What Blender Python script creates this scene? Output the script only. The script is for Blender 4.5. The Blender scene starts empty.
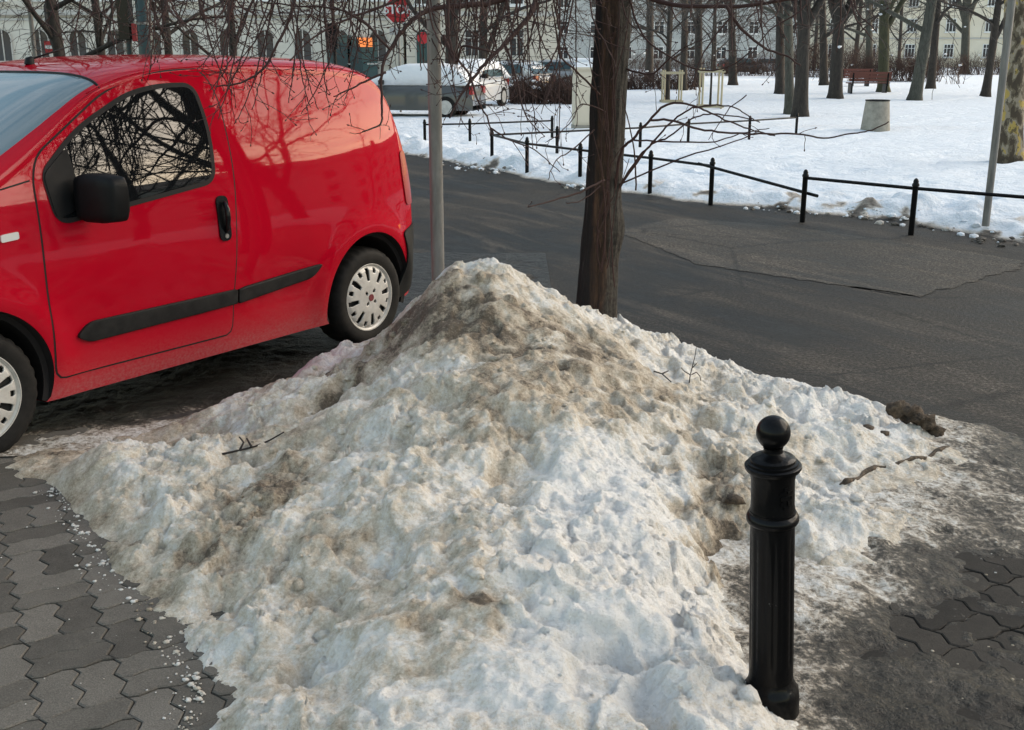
import bpy, math, random
import numpy as np
from mathutils import Vector, Matrix
R = math.radians
rng = random.Random(7)
scene = bpy.context.scene
COL = scene.collection

# ------------------------------------------------------------------ camera model
F, TH, H = 1100.0, R(15.74), 1.72
def ray(px, py):
    a = (px-512)/F; b = -(py-365)/F
    return np.array([a, math.cos(TH)+b*math.sin(TH), -math.sin(TH)+b*math.cos(TH)])
def at(px, py, Y):                       # world point on that sight line at ground distance Y
    d = ray(px, py); t = Y/d[1]
    return np.array([d[0]*t, Y, H+d[2]*t])
def G(px, py, z=0.0):                    # world point on that sight line at height z
    d = ray(px, py); t = (z-H)/d[2]
    return np.array([d[0]*t, d[1]*t, z])

# ------------------------------------------------------------------ noise
def _hash(ix, iy, iz, seed):
    h = (ix.astype(np.int64)*374761393 + iy.astype(np.int64)*668265263 + iz.astype(np.int64)*2147483647 + seed*1274126177) & 0xFFFFFFFF
    h = ((h ^ (h >> 13))*1274126177) & 0xFFFFFFFF
    h = ((h ^ (h >> 15))*2246822519) & 0xFFFFFFFF
    return ((h ^ (h >> 16)) & 0xFFFFFF)/float(0xFFFFFF)
def vnoise(x, y, seed=0):                # smooth value noise, -1..1
    ix = np.floor(x); iy = np.floor(y); fx = x-ix; fy = y-iy
    ux = fx*fx*fx*(fx*(fx*6-15)+10); uy = fy*fy*fy*(fy*(fy*6-15)+10)
    z0 = np.zeros_like(ix)
    a = _hash(ix, iy, z0, seed); b = _hash(ix+1, iy, z0, seed); c = _hash(ix, iy+1, z0, seed); d = _hash(ix+1, iy+1, z0, seed)
    return 2*(a+(b-a)*ux+(c-a)*uy+(a-b-c+d)*ux*uy)-1
def fbm(x, y, o=4, seed=0, g=.5):
    s = 0; a = 1; t = 0
    for k in range(o):
        c, sn = math.cos(k*1.1), math.sin(k*1.1)
        s = s+a*vnoise(x*c-y*sn+k*17.3, x*sn+y*c-k*9.1, seed+k); t += a; a *= g; x = x*2.03; y = y*2.03
    return s/t
def worley(x, y, seed=0):                # distance to the nearest jittered point
    ix = np.floor(x); iy = np.floor(y); best = np.full(np.shape(x), 9.0); z0 = np.zeros_like(ix); val = np.zeros_like(best)
    for dx in (-1, 0, 1):
        for dy in (-1, 0, 1):
            cx = ix+dx; cy = iy+dy
            px = cx+_hash(cx, cy, z0, seed); py = cy+_hash(cx, cy, z0, seed+91)
            d = np.hypot(px-x, py-y); m = d < best
            val = np.where(m, _hash(cx, cy, z0, seed+33), val); best = np.where(m, d, best)
    return best, val
def sstep(a, b, x):
    t = np.clip((x-a)/(b-a), 0, 1); return t*t*(3-2*t)
def spline(xs, ys):                      # natural cubic through the points
    xs = np.array(xs, float); ys = np.array(ys, float); n = len(xs); h = np.diff(xs)
    A = np.zeros((n, n)); b = np.zeros(n); A[0, 0] = A[-1, -1] = 1
    for i in range(1, n-1):
        A[i, i-1] = h[i-1]; A[i, i] = 2*(h[i-1]+h[i]); A[i, i+1] = h[i]
        b[i] = 6*((ys[i+1]-ys[i])/h[i]-(ys[i]-ys[i-1])/h[i-1])
    M = np.linalg.solve(A, b)
    def f(x):
        x = np.clip(np.asarray(x, float), xs[0], xs[-1]); i = np.clip(np.searchsorted(xs, x)-1, 0, n-2)
        d0 = x-xs[i]; d1 = xs[i+1]-x; hh = h[i]
        return (M[i]*d1**3+M[i+1]*d0**3)/(6*hh)+(ys[i]/hh-M[i]*hh/6)*d1+(ys[i+1]/hh-M[i+1]*hh/6)*d0
    return f

# ------------------------------------------------------------------ mesh builder
class MB:
    def __init__(s): s.v = []; s.f = []
    def add(s, vs, fs):
        o = len(s.v); s.v.extend([tuple(map(float, p)) for p in vs]); s.f.extend([tuple(i+o for i in q) for q in fs]); return s
    def box(s, c, d, rz=0.0, taper=1.0):
        x, y, z = d[0]/2, d[1]/2, d[2]/2; cs, sn = math.cos(rz), math.sin(rz); P = []
        for k in (-1, 1):
            t = taper if k > 0 else 1
            for (i, j) in ((-1, -1), (1, -1), (1, 1), (-1, 1)):
                X, Y = i*x*t, j*y*t; P.append((c[0]+X*cs-Y*sn, c[1]+X*sn+Y*cs, c[2]+k*z))
        return s.add(P, [(3, 2, 1, 0), (4, 5, 6, 7), (0, 1, 5, 4), (1, 2, 6, 5), (2, 3, 7, 6), (3, 0, 4, 7)])
    def lathe(s, prof, n=24, c=(0, 0, 0), flute=None):
        P = []; Fs = []
        for k, (r, z) in enumerate(prof):
            for i in range(n):
                a = 2*math.pi*i/n; rr = r
                if flute: rr = r-flute(a, z)
                P.append((c[0]+rr*math.cos(a), c[1]+rr*math.sin(a), c[2]+z))
        for k in range(len(prof)-1):
            for i in range(n):
                j = (i+1) % n; Fs.append((k*n+i, k*n+j, (k+1)*n+j, (k+1)*n+i))
        Fs.append(tuple(range(n))[::-1]); Fs.append(tuple((len(prof)-1)*n+i for i in range(n)))
        return s.add(P, Fs)
    def tube(s, pts, rad, n=5, cap=True, bump=None):
        pts = [Vector(p) for p in pts]; m = len(pts)
        if m < 2: return s
        if not hasattr(rad, '__len__'): rad = [rad]*m
        P = []; Fs = []; t = (pts[1]-pts[0]).normalized()
        u = t.cross(Vector((0.31, 0.2, 1))); u = u.normalized() if u.length > 1e-3 else Vector((1, 0, 0))
        for k in range(m):
            tn = (pts[min(k+1, m-1)]-pts[max(k-1, 0)])
            tn = tn.normalized() if tn.length > 1e-9 else t
            u = (u-tn*u.dot(tn)); u = u.normalized() if u.length > 1e-6 else tn.orthogonal().normalized()
            w = tn.cross(u)
            for i in range(n):
                a = 2*math.pi*i/n; r = rad[k]*(bump(k, a) if bump else 1)
                P.append(pts[k]+(u*math.cos(a)+w*math.sin(a))*r)
        for k in range(m-1):
            for i in range(n):
                j = (i+1) % n; Fs.append((k*n+i, k*n+j, (k+1)*n+j, (k+1)*n+i))
        if cap: Fs.append(tuple(range(n))[::-1]); Fs.append(tuple((m-1)*n+i for i in range(n)))
        return s.add(P, Fs)
    def prism(s, poly, z0, z1):
        n = len(poly); P = [(p[0], p[1], z0) for p in poly]+[(p[0], p[1], z1) for p in poly]
        return s.add(P, [tuple(range(n))[::-1], tuple(range(n, 2*n))]+[(i, (i+1) % n, n+(i+1) % n, n+i) for i in range(n)])
    def build(s, name, mat, parent=None, smooth=False, auto=None):
        return mesh_obj(name, s.v, s.f, mat, parent, smooth, auto)
def mesh_obj(name, v, f, mat, parent=None, smooth=False, auto=None):
    me = bpy.data.meshes.new(name); me.from_pydata([tuple(p) for p in v], [], [tuple(q) for q in f]); me.update()
    o = bpy.data.objects.new(name, me); COL.objects.link(o)
    if mat: me.materials.append(mat)
    if smooth:
        me.polygons.foreach_set('use_smooth', [True]*len(me.polygons))
        if auto: me.set_sharp_from_angle(angle=R(auto))
    if parent: o.parent = parent
    return o
def grid_obj(name, P, mat, mask=None, parent=None, smooth=True):   # P (n,m,3) array; mask (n-1,m-1) of kept faces
    n, m = P.shape[:2]; idx = np.arange(n*m).reshape(n, m)
    q = np.stack([idx[:-1, :-1], idx[1:, :-1], idx[1:, 1:], idx[:-1, 1:]], -1)
    q = q[mask] if mask is not None else q.reshape(-1, 4)
    used = np.unique(q); remap = np.full(n*m, -1); remap[used] = np.arange(len(used)); q = remap[q]; V = P.reshape(-1, 3)[used]
    me = bpy.data.meshes.new(name); me.vertices.add(len(V)); me.vertices.foreach_set('co', V.astype(np.float32).ravel())
    me.loops.add(q.size); me.loops.foreach_set('vertex_index', q.astype(np.int32).ravel())
    me.polygons.add(len(q)); me.polygons.foreach_set('loop_start', (np.arange(len(q))*4).astype(np.int32))
    me.polygons.foreach_set('use_smooth', np.full(len(q), smooth)); me.update(calc_edges=True); me.validate()
    o = bpy.data.objects.new(name, me); COL.objects.link(o); me.materials.append(mat)
    if parent: o.parent = parent
    return o, used
def attr(o, name, vals):
    a = o.data.attributes.new(name, 'FLOAT', 'POINT'); a.data.foreach_set('value', np.asarray(vals, np.float32))
def tag(o, label=None, cat=None, group=None, kind=None):
    if label: o['label'] = label
    if cat: o['category'] = cat
    if group: o['group'] = group
    if kind: o['kind'] = kind
    return o
def empty(name, loc=(0, 0, 0), rz=0.0, label=None, cat=None, group=None):
    o = bpy.data.objects.new(name, None); COL.objects.link(o); o.location = tuple(map(float, loc)); o.rotation_euler = (0, 0, rz); o.empty_display_size = .2
    return tag(o, label, cat, group)
def copy_tree(o, parent=None):
    c = o.copy(); COL.objects.link(c)
    if parent: c.parent = parent
    for ch in list(o.children): copy_tree(ch, c)
    return c

# ------------------------------------------------------------------ materials
def new_mat(name, col=(.5, .5, .5), rough=.6, **kw):
    m = bpy.data.materials.new(name); m.use_nodes = True; nt = m.node_tree; b = nt.nodes['Principled BSDF']
    b.inputs['Base Color'].default_value = (*col, 1); b.inputs['Roughness'].default_value = rough
    for k, v in kw.items(): b.inputs[k.replace('_', ' ')].default_value = v
    return m
class NT:
    def __init__(s, m): s.m = m; s.nt = m.node_tree; s.b = s.nt.nodes['Principled BSDF']; s.o = s.nt.nodes['Material Output']
    def n(s, t, **kw):
        x = s.nt.nodes.new(t)
        for k, v in kw.items(): setattr(x, k, v)
        return x
    def l(s, a, b): s.nt.links.new(a, b)
    def coord(s, kind='Object', scale=(1, 1, 1), rot=(0, 0, 0)):
        c = s.n('ShaderNodeTexCoord'); mr = s.n('ShaderNodeMapping'); mr.inputs['Rotation'].default_value = rot; mp = s.n('ShaderNodeMapping'); mp.inputs['Scale'].default_value = scale
        s.l(c.outputs[kind], mr.inputs['Vector']); s.l(mr.outputs['Vector'], mp.inputs['Vector']); return mp.outputs['Vector']
    def noise(s, vec, scale, detail=4, rough=.55, dist=0.0):
        x = s.n('ShaderNodeTexNoise'); x.inputs['Scale'].default_value = scale; x.inputs['Detail'].default_value = detail; x.inputs['Roughness'].default_value = rough; x.inputs['Distortion'].default_value = dist
        if vec is not None: s.l(vec, x.inputs['Vector'])
        return x.outputs['Fac']
    def vor(s, vec, scale, feature='F1'):
        x = s.n('ShaderNodeTexVoronoi', feature=feature); x.inputs['Scale'].default_value = scale; s.l(vec, x.inputs['Vector']); return x.outputs['Distance']
    def ramp(s, fac, stops, interp='LINEAR'):
        x = s.n('ShaderNodeValToRGB'); cr = x.color_ramp; cr.interpolation = interp
        while len(cr.elements) < len(stops): cr.elements.new(.5)
        for e, (p, c) in zip(cr.elements, stops):
            e.position = p; e.color = (*c, 1) if hasattr(c, '__len__') else (c, c, c, 1)
        s.l(fac, x.inputs['Fac']); return x.outputs['Color']
    def mix(s, fac, a, b, mode='MIX'):
        x = s.n('ShaderNodeMix', data_type='RGBA', blend_type=mode)
        for sock, v in ((x.inputs[0], fac), (x.inputs[6], a), (x.inputs[7], b)):
            if hasattr(v, 'is_linked'): s.l(v, sock)
            elif hasattr(v, '__len__'): sock.default_value = (*v, 1)
            else: sock.default_value = v
        return x.outputs[2]
    def math(s, op, a, b=0.0, clamp=False):
        x = s.n('ShaderNodeMath', operation=op, use_clamp=clamp)
        for sock, v in ((x.inputs[0], a), (x.inputs[1], b)):
            if hasattr(v, 'is_linked'): s.l(v, sock)
            else: sock.default_value = v
        return x.outputs[0]
    def attr(s, name): x = s.n('ShaderNodeAttribute', attribute_name=name); return x.outputs['Fac']
    def bump(s, h, strength=.5, dist=.01, prev=None):
        x = s.n('ShaderNodeBump'); x.inputs['Strength'].default_value = strength; x.inputs['Distance'].default_value = dist; s.l(h, x.inputs['Height'])
        if prev is not None: s.l(prev, x.inputs['Normal'])
        return x.outputs['Normal']
    def base(s, c): s.l(c, s.b.inputs['Base Color'])
    def rough(s, c): s.l(c, s.b.inputs['Roughness'])
    def norm(s, c): s.l(c, s.b.inputs['Normal'])

M = {}
def make_mats():
    # dirty heap snow: 'dirt' 0..1 (grime lying in the snow)
    m = M['heap'] = new_mat('dirty_snow', (.8, .8, .8), .75); t = NT(m); v = t.coord()
    d = t.attr('dirt'); g = t.noise(v, 60, 5, .65); g2 = t.noise(v, 14, 5, .6)
    g3 = t.noise(v, 150, 4, .7); x = t.math('ADD', d, t.math('MULTIPLY', t.math('SUBTRACT', g, .5), .80)); x = t.math('ADD', x, t.math('MULTIPLY', t.math('SUBTRACT', g2, .5), .50)); x = t.math('ADD', x, t.math('MULTIPLY', t.math('SUBTRACT', g3, .5), .62))
    c = t.ramp(x, [(0.0, (.94, .92, .885)), (.22, (.87, .83, .765)), (.44, (.70, .62, .505)), (.70, (.47, .385, .285)), (1, (.13, .10, .07))])
    grit = t.ramp(t.noise(v, 170, 3, .7), [(.66, 0), (.74, 1)])
    c = t.mix(t.math('MULTIPLY', grit, .55), c, (.16, .12, .09)); c = t.mix(t.attr('pink'), c, (.80, .56, .60)); t.base(c)
    b1 = t.bump(t.noise(v, 48, 6, .75), .8, .022); b2 = t.bump(t.vor(v, 75), .45, .008, b1); b3 = t.bump(t.noise(v, 210, 4, .75), .7, .007, b2); t.norm(b3)
    t.b.inputs['Subsurface Weight'].default_value = .0
    # thin ice over the pavement: 'ice' 0..1
    m = M['icy'] = new_mat('icy_pavement', (.3, .3, .3), .5, Specular_IOR_Level=.3); t = NT(m); v = t.coord()
    d = t.attr('ice'); vs = t.coord('Object', (1.0, 2.0, 1), (0, 0, R(68)))
    n1 = t.math('ADD', t.math('MULTIPLY', t.noise(vs, 5.0, 9, .72, .5), .6), t.math('MULTIPLY', t.noise(v, 3.3, 7, .7, .8), .4)); n2 = t.noise(v, 45, 5, .7)
    x = t.math('ADD', d, t.math('MULTIPLY', t.math('SUBTRACT', n1, .5), 1.7)); x = t.math('ADD', x, t.math('MULTIPLY', t.math('SUBTRACT', n2, .5), 1.0))
    c = t.ramp(x, [(.05, (.010, .0085, .007)), (.30, (.028, .024, .019)), (.45, (.085, .074, .060)), (.57, (.33, .285, .23)), (.68, (.58, .535, .47)), (.86, (.82, .80, .765))])
    t.base(c); t.rough(t.ramp(x, [(.2, .38), (.7, .7)]))
    t.norm(t.bump(n2, .5, .012, t.bump(x, .5, .03)))
    # park snow
    m = M['snow'] = new_mat('park_snow', (.86, .87, .89), .8); t = NT(m); v = t.coord()
    d = t.attr('dirt'); n = t.noise(v, 5, 7, .7); x = t.math('ADD', d, t.math('MULTIPLY', t.math('SUBTRACT', n, .5), .55))
    t.base(t.ramp(x, [(.0, (.78, .845, .92)), (.30, (.74, .77, .81)), (.52, (.48, .44, .39)), (.72, (.14, .12, .10)), (1, (.05, .045, .04))]))
    t.norm(t.bump(t.noise(v, 2.6, 7, .68), .85, .16, t.bump(t.noise(v, 30, 4, .7), .5, .03)))
    m = M['cleansnow'] = new_mat('fresh_snow', (.86, .88, .91), .8); t = NT(m); v = t.coord(); t.norm(t.bump(t.noise(v, 9, 5, .6), .4, .05))
    # asphalt
    def asphalt(name, lo, hi, tint):
        m = M[name] = new_mat(name, lo, .6, Specular_IOR_Level=.22); t = NT(m); v = t.coord()
        big = t.noise(v, .55, 5, .6, .4); st = t.noise(t.coord('Object', (.30, 2.0, 1), (0, 0, R(59))), 1.3, 7, .68, .9); fine = t.noise(v, 46, 5, .85); mid = t.noise(v, 9, 6, .75)
        x = t.math('ADD', t.math('MULTIPLY', big, .55), t.math('MULTIPLY', st, .45))
        c = t.ramp(x, [(.43, lo), (.57, hi)]); kb = t.attr('kerb')
        c = t.mix(t.ramp(st, [(.52, 0), (.72, .55)]), c, tint)
        c = t.mix(t.ramp(mid, [(.58, 0), (.78, .45)]), c, tint)
        c = t.mix(1.0, c, t.ramp(fine, [(.34, .20), (.5, .85), (.64, 2.8)]), 'MULTIPLY'); 
        cr = t.vor(t.coord('Object', (1, 1, 1)), .45, 'DISTANCE_TO_EDGE')
        c = t.mix(t.ramp(t.math('ADD', cr, t.math('MULTIPLY', t.math('SUBTRACT', mid, .5), .05)), [(.0, .7), (.012, 0)]), c, (.012, .012, .012))
        wet = t.math('MULTIPLY', kb, t.ramp(t.noise(v, 3.2, 5, .65), [(.36, .1), (.56, 1)])); c = t.mix(t.math('MULTIPLY', wet, .8), c, (.010, .009, .008)); t.base(c); t.rough(t.ramp(x, [(.38, .50), (.6, .75)])); t.norm(t.bump(fine, .7, .012, t.bump(mid, .3, .02)))
    asphalt('asphalt', (.009, .0085, .008), (.042, .0365, .0305), (.125, .105, .085))
    asphalt('asphalt_patch', (.030, .0265, .022), (.068, .058, .047), (.13, .11, .09))
    # pavers
    m = M['paver'] = new_mat('concrete_paver', (.2, .2, .2), .8, Specular_IOR_Level=.2); t = NT(m); v = t.coord()
    a = t.attr('tint'); n = t.noise(v, 7, 6, .7); f = t.noise(v, 220, 3, .8)
    c = t.ramp(t.math('ADD', t.math('MULTIPLY', a, .45), t.math('MULTIPLY', n, .6)), [(.25, (.068, .062, .053)), (.8, (.150, .137, .118))])
    c = t.mix(1.0, c, t.ramp(f, [(.3, .6), (.5, 1), (.72, 1.5)]), 'MULTIPLY')
    c = t.mix(t.ramp(t.noise(v, 85, 2, .5), [(.74, 0), (.78, .6)]), c, (.5, .48, .45)); t.base(c)
    t.norm(t.bump(f, .5, .004, t.bump(n, .2, .02)))
    M['wet_paver'] = m.copy(); M['wet_paver'].name = 'wet_dirty_paver'
    for nd in M['wet_paver'].node_tree.nodes:
        if nd.type == 'VALTORGB' and abs(nd.color_ramp.elements[0].position-.25) < 1e-4 and nd.color_ramp.elements[0].color[0] < .2: nd.color_ramp.elements[0].color = (.018, .016, .014, 1); nd.color_ramp.elements[1].color = (.065, .057, .048, 1)
    m = M['joint'] = new_mat('paver_bed', (.05, .045, .04), .9); t = NT(m); v = t.coord(); t.base(t.ramp(t.noise(v, 26, 5, .7), [(.42, (.022, .019, .016)), (.66, (.06, .052, .045)), (.76, (.45, .43, .4))]))
    # van
    m = M['red'] = new_mat('red_paint', (.43, .003, .016), .35, Specular_IOR_Level=.0, Coat_Weight=.8, Coat_Roughness=.03, Coat_IOR=1.36); t = NT(m)
    sp = t.n('ShaderNodeSeparateXYZ'); tc = t.n('ShaderNodeTexCoord'); t.l(tc.outputs['Object'], sp.inputs[0]); v = t.coord()
    low = t.ramp(sp.outputs['Z'], [(.24, 1), (.30, .45), (.40, .07), (.52, 0)])
    dn = t.ramp(t.noise(t.coord('Object', (1.5, 1.5, 2)), 42, 6, .7, .2), [(.22, 0), (.80, 1)]); dd = t.math('MULTIPLY', low, dn, True); dd = t.math('MULTIPLY', dd, .6)
    t.base(t.mix(dd, (.43, .003, .016), (.30, .20, .19))); t.l(t.math('SUBTRACT', .8, t.math('MULTIPLY', dd, 1.1), True), t.b.inputs['Coat Weight'])
    t.rough(t.math('ADD', t.math('MULTIPLY', dd, .4), .32))
    wv = t.noise(v, 2.2, 2, .4); bn = t.n('ShaderNodeBump'); bn.inputs['Strength'].default_value = .05; bn.inputs['Distance'].default_value = .05; t.l(wv, bn.inputs['Height']); t.norm(bn.outputs[0]); t.l(bn.outputs[0], t.b.inputs['Coat Normal'])
    M['glass'] = new_mat('tinted_glass', (.006, .007, .008), .015, IOR=1.62)
    M['windscreen'] = new_mat('windscreen_glass', (.13, .18, .20), .03, IOR=1.9)
    m = M['plastic'] = new_mat('black_plastic', (.004, .004, .0045), .5, Specular_IOR_Level=.22); t = NT(m); v = t.coord(); t.norm(t.bump(t.noise(v, 350, 2), .2, .002)); t.rough(t.ramp(t.noise(v, 9, 4), [(.3, .4), (.7, .62)]))
    m = M['molding'] = new_mat('grey_black_molding', (.03, .03, .03), .6, Specular_IOR_Level=.25); t = NT(m); v = t.coord(); t.base(t.ramp(t.noise(v, 13, 6, .7), [(.35, (.006, .0065, .007)), (.75, (.022, .022, .021))]))
    M['gloss_black'] = new_mat('gloss_black', (.006, .006, .007), .22, Specular_IOR_Level=.3)
    M['seam'] = new_mat('panel_gap', (.006, .004, .004), .8)
    m = M['tyre'] = new_mat('tyre_rubber', (.02, .02, .02), .75, Specular_IOR_Level=.25); t = NT(m); v = t.coord(); t.base(t.ramp(t.noise(v, 9, 6, .7), [(.35, (.005, .005, .005)), (.75, (.022, .020, .018))]))
    m = M['hubcap'] = new_mat('silver_hubcap', (.62, .61, .57), .4, Metallic=.15); t = NT(m); v = t.coord(); t.base(t.ramp(t.noise(v, 12, 5, .7), [(.3, (.60, .59, .56)), (.75, (.40, .385, .36))]))
    M['hub_dark'] = new_mat('dark_hub_disc', (.012, .012, .012), .8)  # plain dark disc behind the hubcap slots
    M['emblem_red'] = new_mat('emblem_red', (.16, .03, .035), .4)
    M['lamp_red'] = new_mat('red_lamp', (.30, .003, .007), .3, Coat_Weight=.1)
    M['lamp_clear'] = new_mat('clear_lamp', (.65, .63, .60), .15, Coat_Weight=1.0)
    # iron, poles
    m = M['iron'] = new_mat('black_iron_paint', (.0015, .0015, .0017), .34, Specular_IOR_Level=.08, Coat_Weight=.22, Coat_Roughness=.10); t = NT(m); v = t.coord(); n = t.noise(v, 38, 5, .7)
    t.base(t.ramp(n, [(.69, (.003, .003, .0035)), (.76, (.13, .125, .115))])); t.rough(t.ramp(n, [(.3, .34), (.7, .55)])); t.norm(t.bump(t.noise(v, 70, 3), .35, .004))
    m = M['zinc'] = new_mat('galvanised_steel', (.33, .34, .34), .55, Metallic=.35); t = NT(m); v = t.coord(); t.base(t.ramp(t.noise(t.coord('Object', (6, 6, 1)), 3, 6, .65), [(.3, (.13, .125, .115)), (.7, (.29, .28, .265))]))
    M['white_paint'] = new_mat('white_paint', (.75, .75, .73), .5)
    M['mast_green'] = new_mat('dark_green_mast_paint', (.012, .035, .038), .45)
    M['sign_red'] = new_mat('sign_red', (.42, .012, .02), .4)
    # bark
    def bark(name, stops, sc=9, bs=.8, warp=1.2):
        m = M[name] = new_mat(name, stops[0][1], .9); t = NT(m); v = t.coord('Object', (1, 1, .16)); n = t.noise(v, sc*3.2, 6, .7, warp); n2 = t.noise(t.coord(), sc*.5, 4, .6)
        t.base(t.ramp(t.math('ADD', t.math('MULTIPLY', n, .7), t.math('MULTIPLY', n2, .3)), stops)); t.norm(t.bump(n, bs, .03))
    bark('bark_linden', [(.34, (.012, .009, .007)), (.52, (.055, .030, .018)), (.66, (.15, .082, .048))], 9)
    m = M['bark_linden']; t = NT(m); src = t.b.inputs['Base Color'].links[0].from_socket     # shaded flank painted black into the bark, grey algae on the other
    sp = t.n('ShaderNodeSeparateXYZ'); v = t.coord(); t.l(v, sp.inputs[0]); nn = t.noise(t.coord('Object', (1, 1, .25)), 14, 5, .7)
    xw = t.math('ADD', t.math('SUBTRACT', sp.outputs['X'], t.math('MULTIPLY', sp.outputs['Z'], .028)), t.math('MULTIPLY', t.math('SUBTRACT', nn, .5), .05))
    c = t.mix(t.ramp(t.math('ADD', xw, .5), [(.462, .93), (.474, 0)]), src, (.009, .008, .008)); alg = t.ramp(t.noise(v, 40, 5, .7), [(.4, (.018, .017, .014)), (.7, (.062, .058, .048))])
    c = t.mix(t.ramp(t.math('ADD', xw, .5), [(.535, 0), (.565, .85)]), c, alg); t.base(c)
    bark('bark_dark', [(.36, (.016, .013, .011)), (.66, (.060, .050, .041))], 7)
    bark('bark_grey', [(.34, (.030, .030, .024)), (.66, (.105, .105, .085))], 6)
    bark('bark_green', [(.34, (.026, .026, .015)), (.66, (.088, .088, .048))], 6)
    M['twig'] = new_mat('twig_bark', (.045, .020, .017), .8)
    M['twig_dark'] = new_mat('dark_twig_bark', (.028, .021, .018), .8)
    M['twig_grey'] = new_mat('grey_twig_bark', (.070, .058, .050), .9)
    M['bush'] = new_mat('bush_twigs', (.060, .034, .026), .9)
    m = M['bark_plane'] = new_mat('plane_bark', (.3, .25, .15), .85); t = NT(m); v = t.coord('Object', (1, 1, .55)); n = t.noise(v, 7, 3, .5, .3); n2 = t.noise(v, 15, 4, .6)
    c = t.ramp(n, [(.38, (.055, .040, .024)), (.46, (.12, .095, .06)), (.52, (.25, .21, .15)), (.60, (.36, .26, .07))], 'CONSTANT'); t.base(t.mix(t.ramp(n2, [(.55, 0), (.60, .8)]), c, (.045, .034, .022))); t.norm(t.bump(n2, .6, .03))
    m = M['wood_stake'] = new_mat('pale_stake_wood', (.44, .38, .25), .7)
    m = M['bench_wood'] = new_mat('red_bench_wood', (.12, .034, .022), .6)
    m = M['concrete'] = new_mat('weathered_concrete', (.3, .28, .24), .85); t = NT(m); v = t.coord(); n = t.noise(v, 6, 6, .7); t.base(t.ramp(n, [(.3, (.20, .185, .155)), (.7, (.36, .34, .29))])); t.norm(t.bump(t.noise(v, 80, 4), .4, .01))
    M['cabinet'] = new_mat('beige_cabinet_paint', (.60, .54, .43), .6)
    # buildings
    def stucco(name, a, b, sc=.4, lines=None):
        m = M[name] = new_mat(name, a, .9); t = NT(m); v = t.coord(); c = t.ramp(t.noise(v, sc, 6, .65), [(.3, a), (.7, b)])
        if lines:
            sp = t.n('ShaderNodeSeparateXYZ'); t.l(v, sp.inputs[0]); fr = t.math('FRACT', t.math('MULTIPLY', sp.outputs['Z'], lines)); c = t.mix(t.ramp(fr, [(.0, .55), (.10, .55), (.11, 0)], 'CONSTANT'), c, (.13, .12, .10))
        t.base(c)
    stucco('stucco_grey', (.54, .50, .43), (.68, .64, .56)); stucco('stucco_beige', (.50, .46, .385), (.64, .59, .50), .3, 1.9); stucco('stucco_cream', (.64, .57, .44), (.76, .69, .56)); stucco('stucco_pale', (.50, .48, .44), (.62, .60, .55)); stucco('stucco_blue', (.36, .375, .365), (.48, .49, .47))
    M['trim'] = new_mat('pale_stone_trim', (.48, .46, .42), .85)
    M['window_dark'] = new_mat('dark_window_glass', (.03, .036, .042), .08)
    M['window_teal'] = new_mat('teal_shop_window', (.03, .075, .075), .1)
    M['roof_tin'] = new_mat('grey_tin_roof', (.16, .15, .15), .6)
    m = M['lit'] = new_mat('lit_orange_sign', (.8, .25, .05), .5); NT(m).b.inputs['Emission Color'].default_value = (1, .22, .06, 1); NT(m).b.inputs['Emission Strength'].default_value = .17
    M['dirt'] = new_mat('wet_dirt', (.045, .035, .026), .8); t = NT(M['dirt']); v = t.coord(); t.base(t.ramp(t.noise(v, 30, 5, .7), [(.35, (.018, .013, .009)), (.7, (.17, .12, .078))])); t.norm(t.bump(t.noise(v, 60, 5, .7), .8, .03))
    for nm, c in (('car_grey', (.075, .08, .082)), ('car_white', (.62, .63, .64)), ('car_black', (.014, .015, .017)), ('car_blue', (.03, .06, .12)), ('car_silver', (.34, .35, .36))): M[nm] = new_mat(nm, c, .3, Coat_Weight=.6)
    M['car_glass'] = new_mat('car_glass', (.02, .05, .055), .06)
make_mats()

# ------------------------------------------------------------------ world and sun
SUN_EL, SUN_AZ = 4.5, 74.0                # azimuth clockwise from +Y, towards +X
w = bpy.data.worlds.new('World'); scene.world = w; w.use_nodes = True; wn = w.node_tree
sky = wn.nodes.new('ShaderNodeTexSky'); sky.sky_type = 'NISHITA'; sky.sun_disc = False; sky.sun_elevation = R(SUN_EL); sky.sun_rotation = R(SUN_AZ); sky.air_density = 1.0; sky.dust_density = 1.1; sky.ozone_density = 1.2
bg = wn.nodes['Background']; bg.inputs['Strength'].default_value = .13
# broken cloud layer
tc = wn.nodes.new('ShaderNodeTexCoord'); mp = wn.nodes.new('ShaderNodeMapping'); mp.inputs['Scale'].default_value = (1.2, 1.2, 7.0); nz = wn.nodes.new('ShaderNodeTexNoise'); nz.inputs['Scale'].default_value = 2.6; nz.inputs['Detail'].default_value = 7; nz.inputs['Roughness'].default_value = .6; nz.inputs['Distortion'].default_value = .5
cr = wn.nodes.new('ShaderNodeValToRGB'); cr.color_ramp.elements[0].position = .40; cr.color_ramp.elements[1].position = .66; cr.color_ramp.elements[1].color = (.72, .72, .72, 1)
mx = wn.nodes.new('ShaderNodeMix'); mx.data_type = 'RGBA'; mx.inputs[7].default_value = (1.75, 1.85, 2.0, 1)
wn.links.new(tc.outputs['Generated'], mp.inputs['Vector']); wn.links.new(mp.outputs[0], nz.inputs['Vector']); wn.links.new(nz.outputs['Fac'], cr.inputs['Fac']); wn.links.new(cr.outputs['Color'], mx.inputs[0]); wn.links.new(sky.outputs['Color'], mx.inputs[6]); wn.links.new(mx.outputs[2], bg.inputs['Color'])
sl = bpy.data.lights.new('sun', 'SUN'); sl.energy = 1.0; sl.angle = R(60); sl.color = (1.0, .86, .70)
so = bpy.data.objects.new('sun', sl); COL.objects.link(so)
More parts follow.
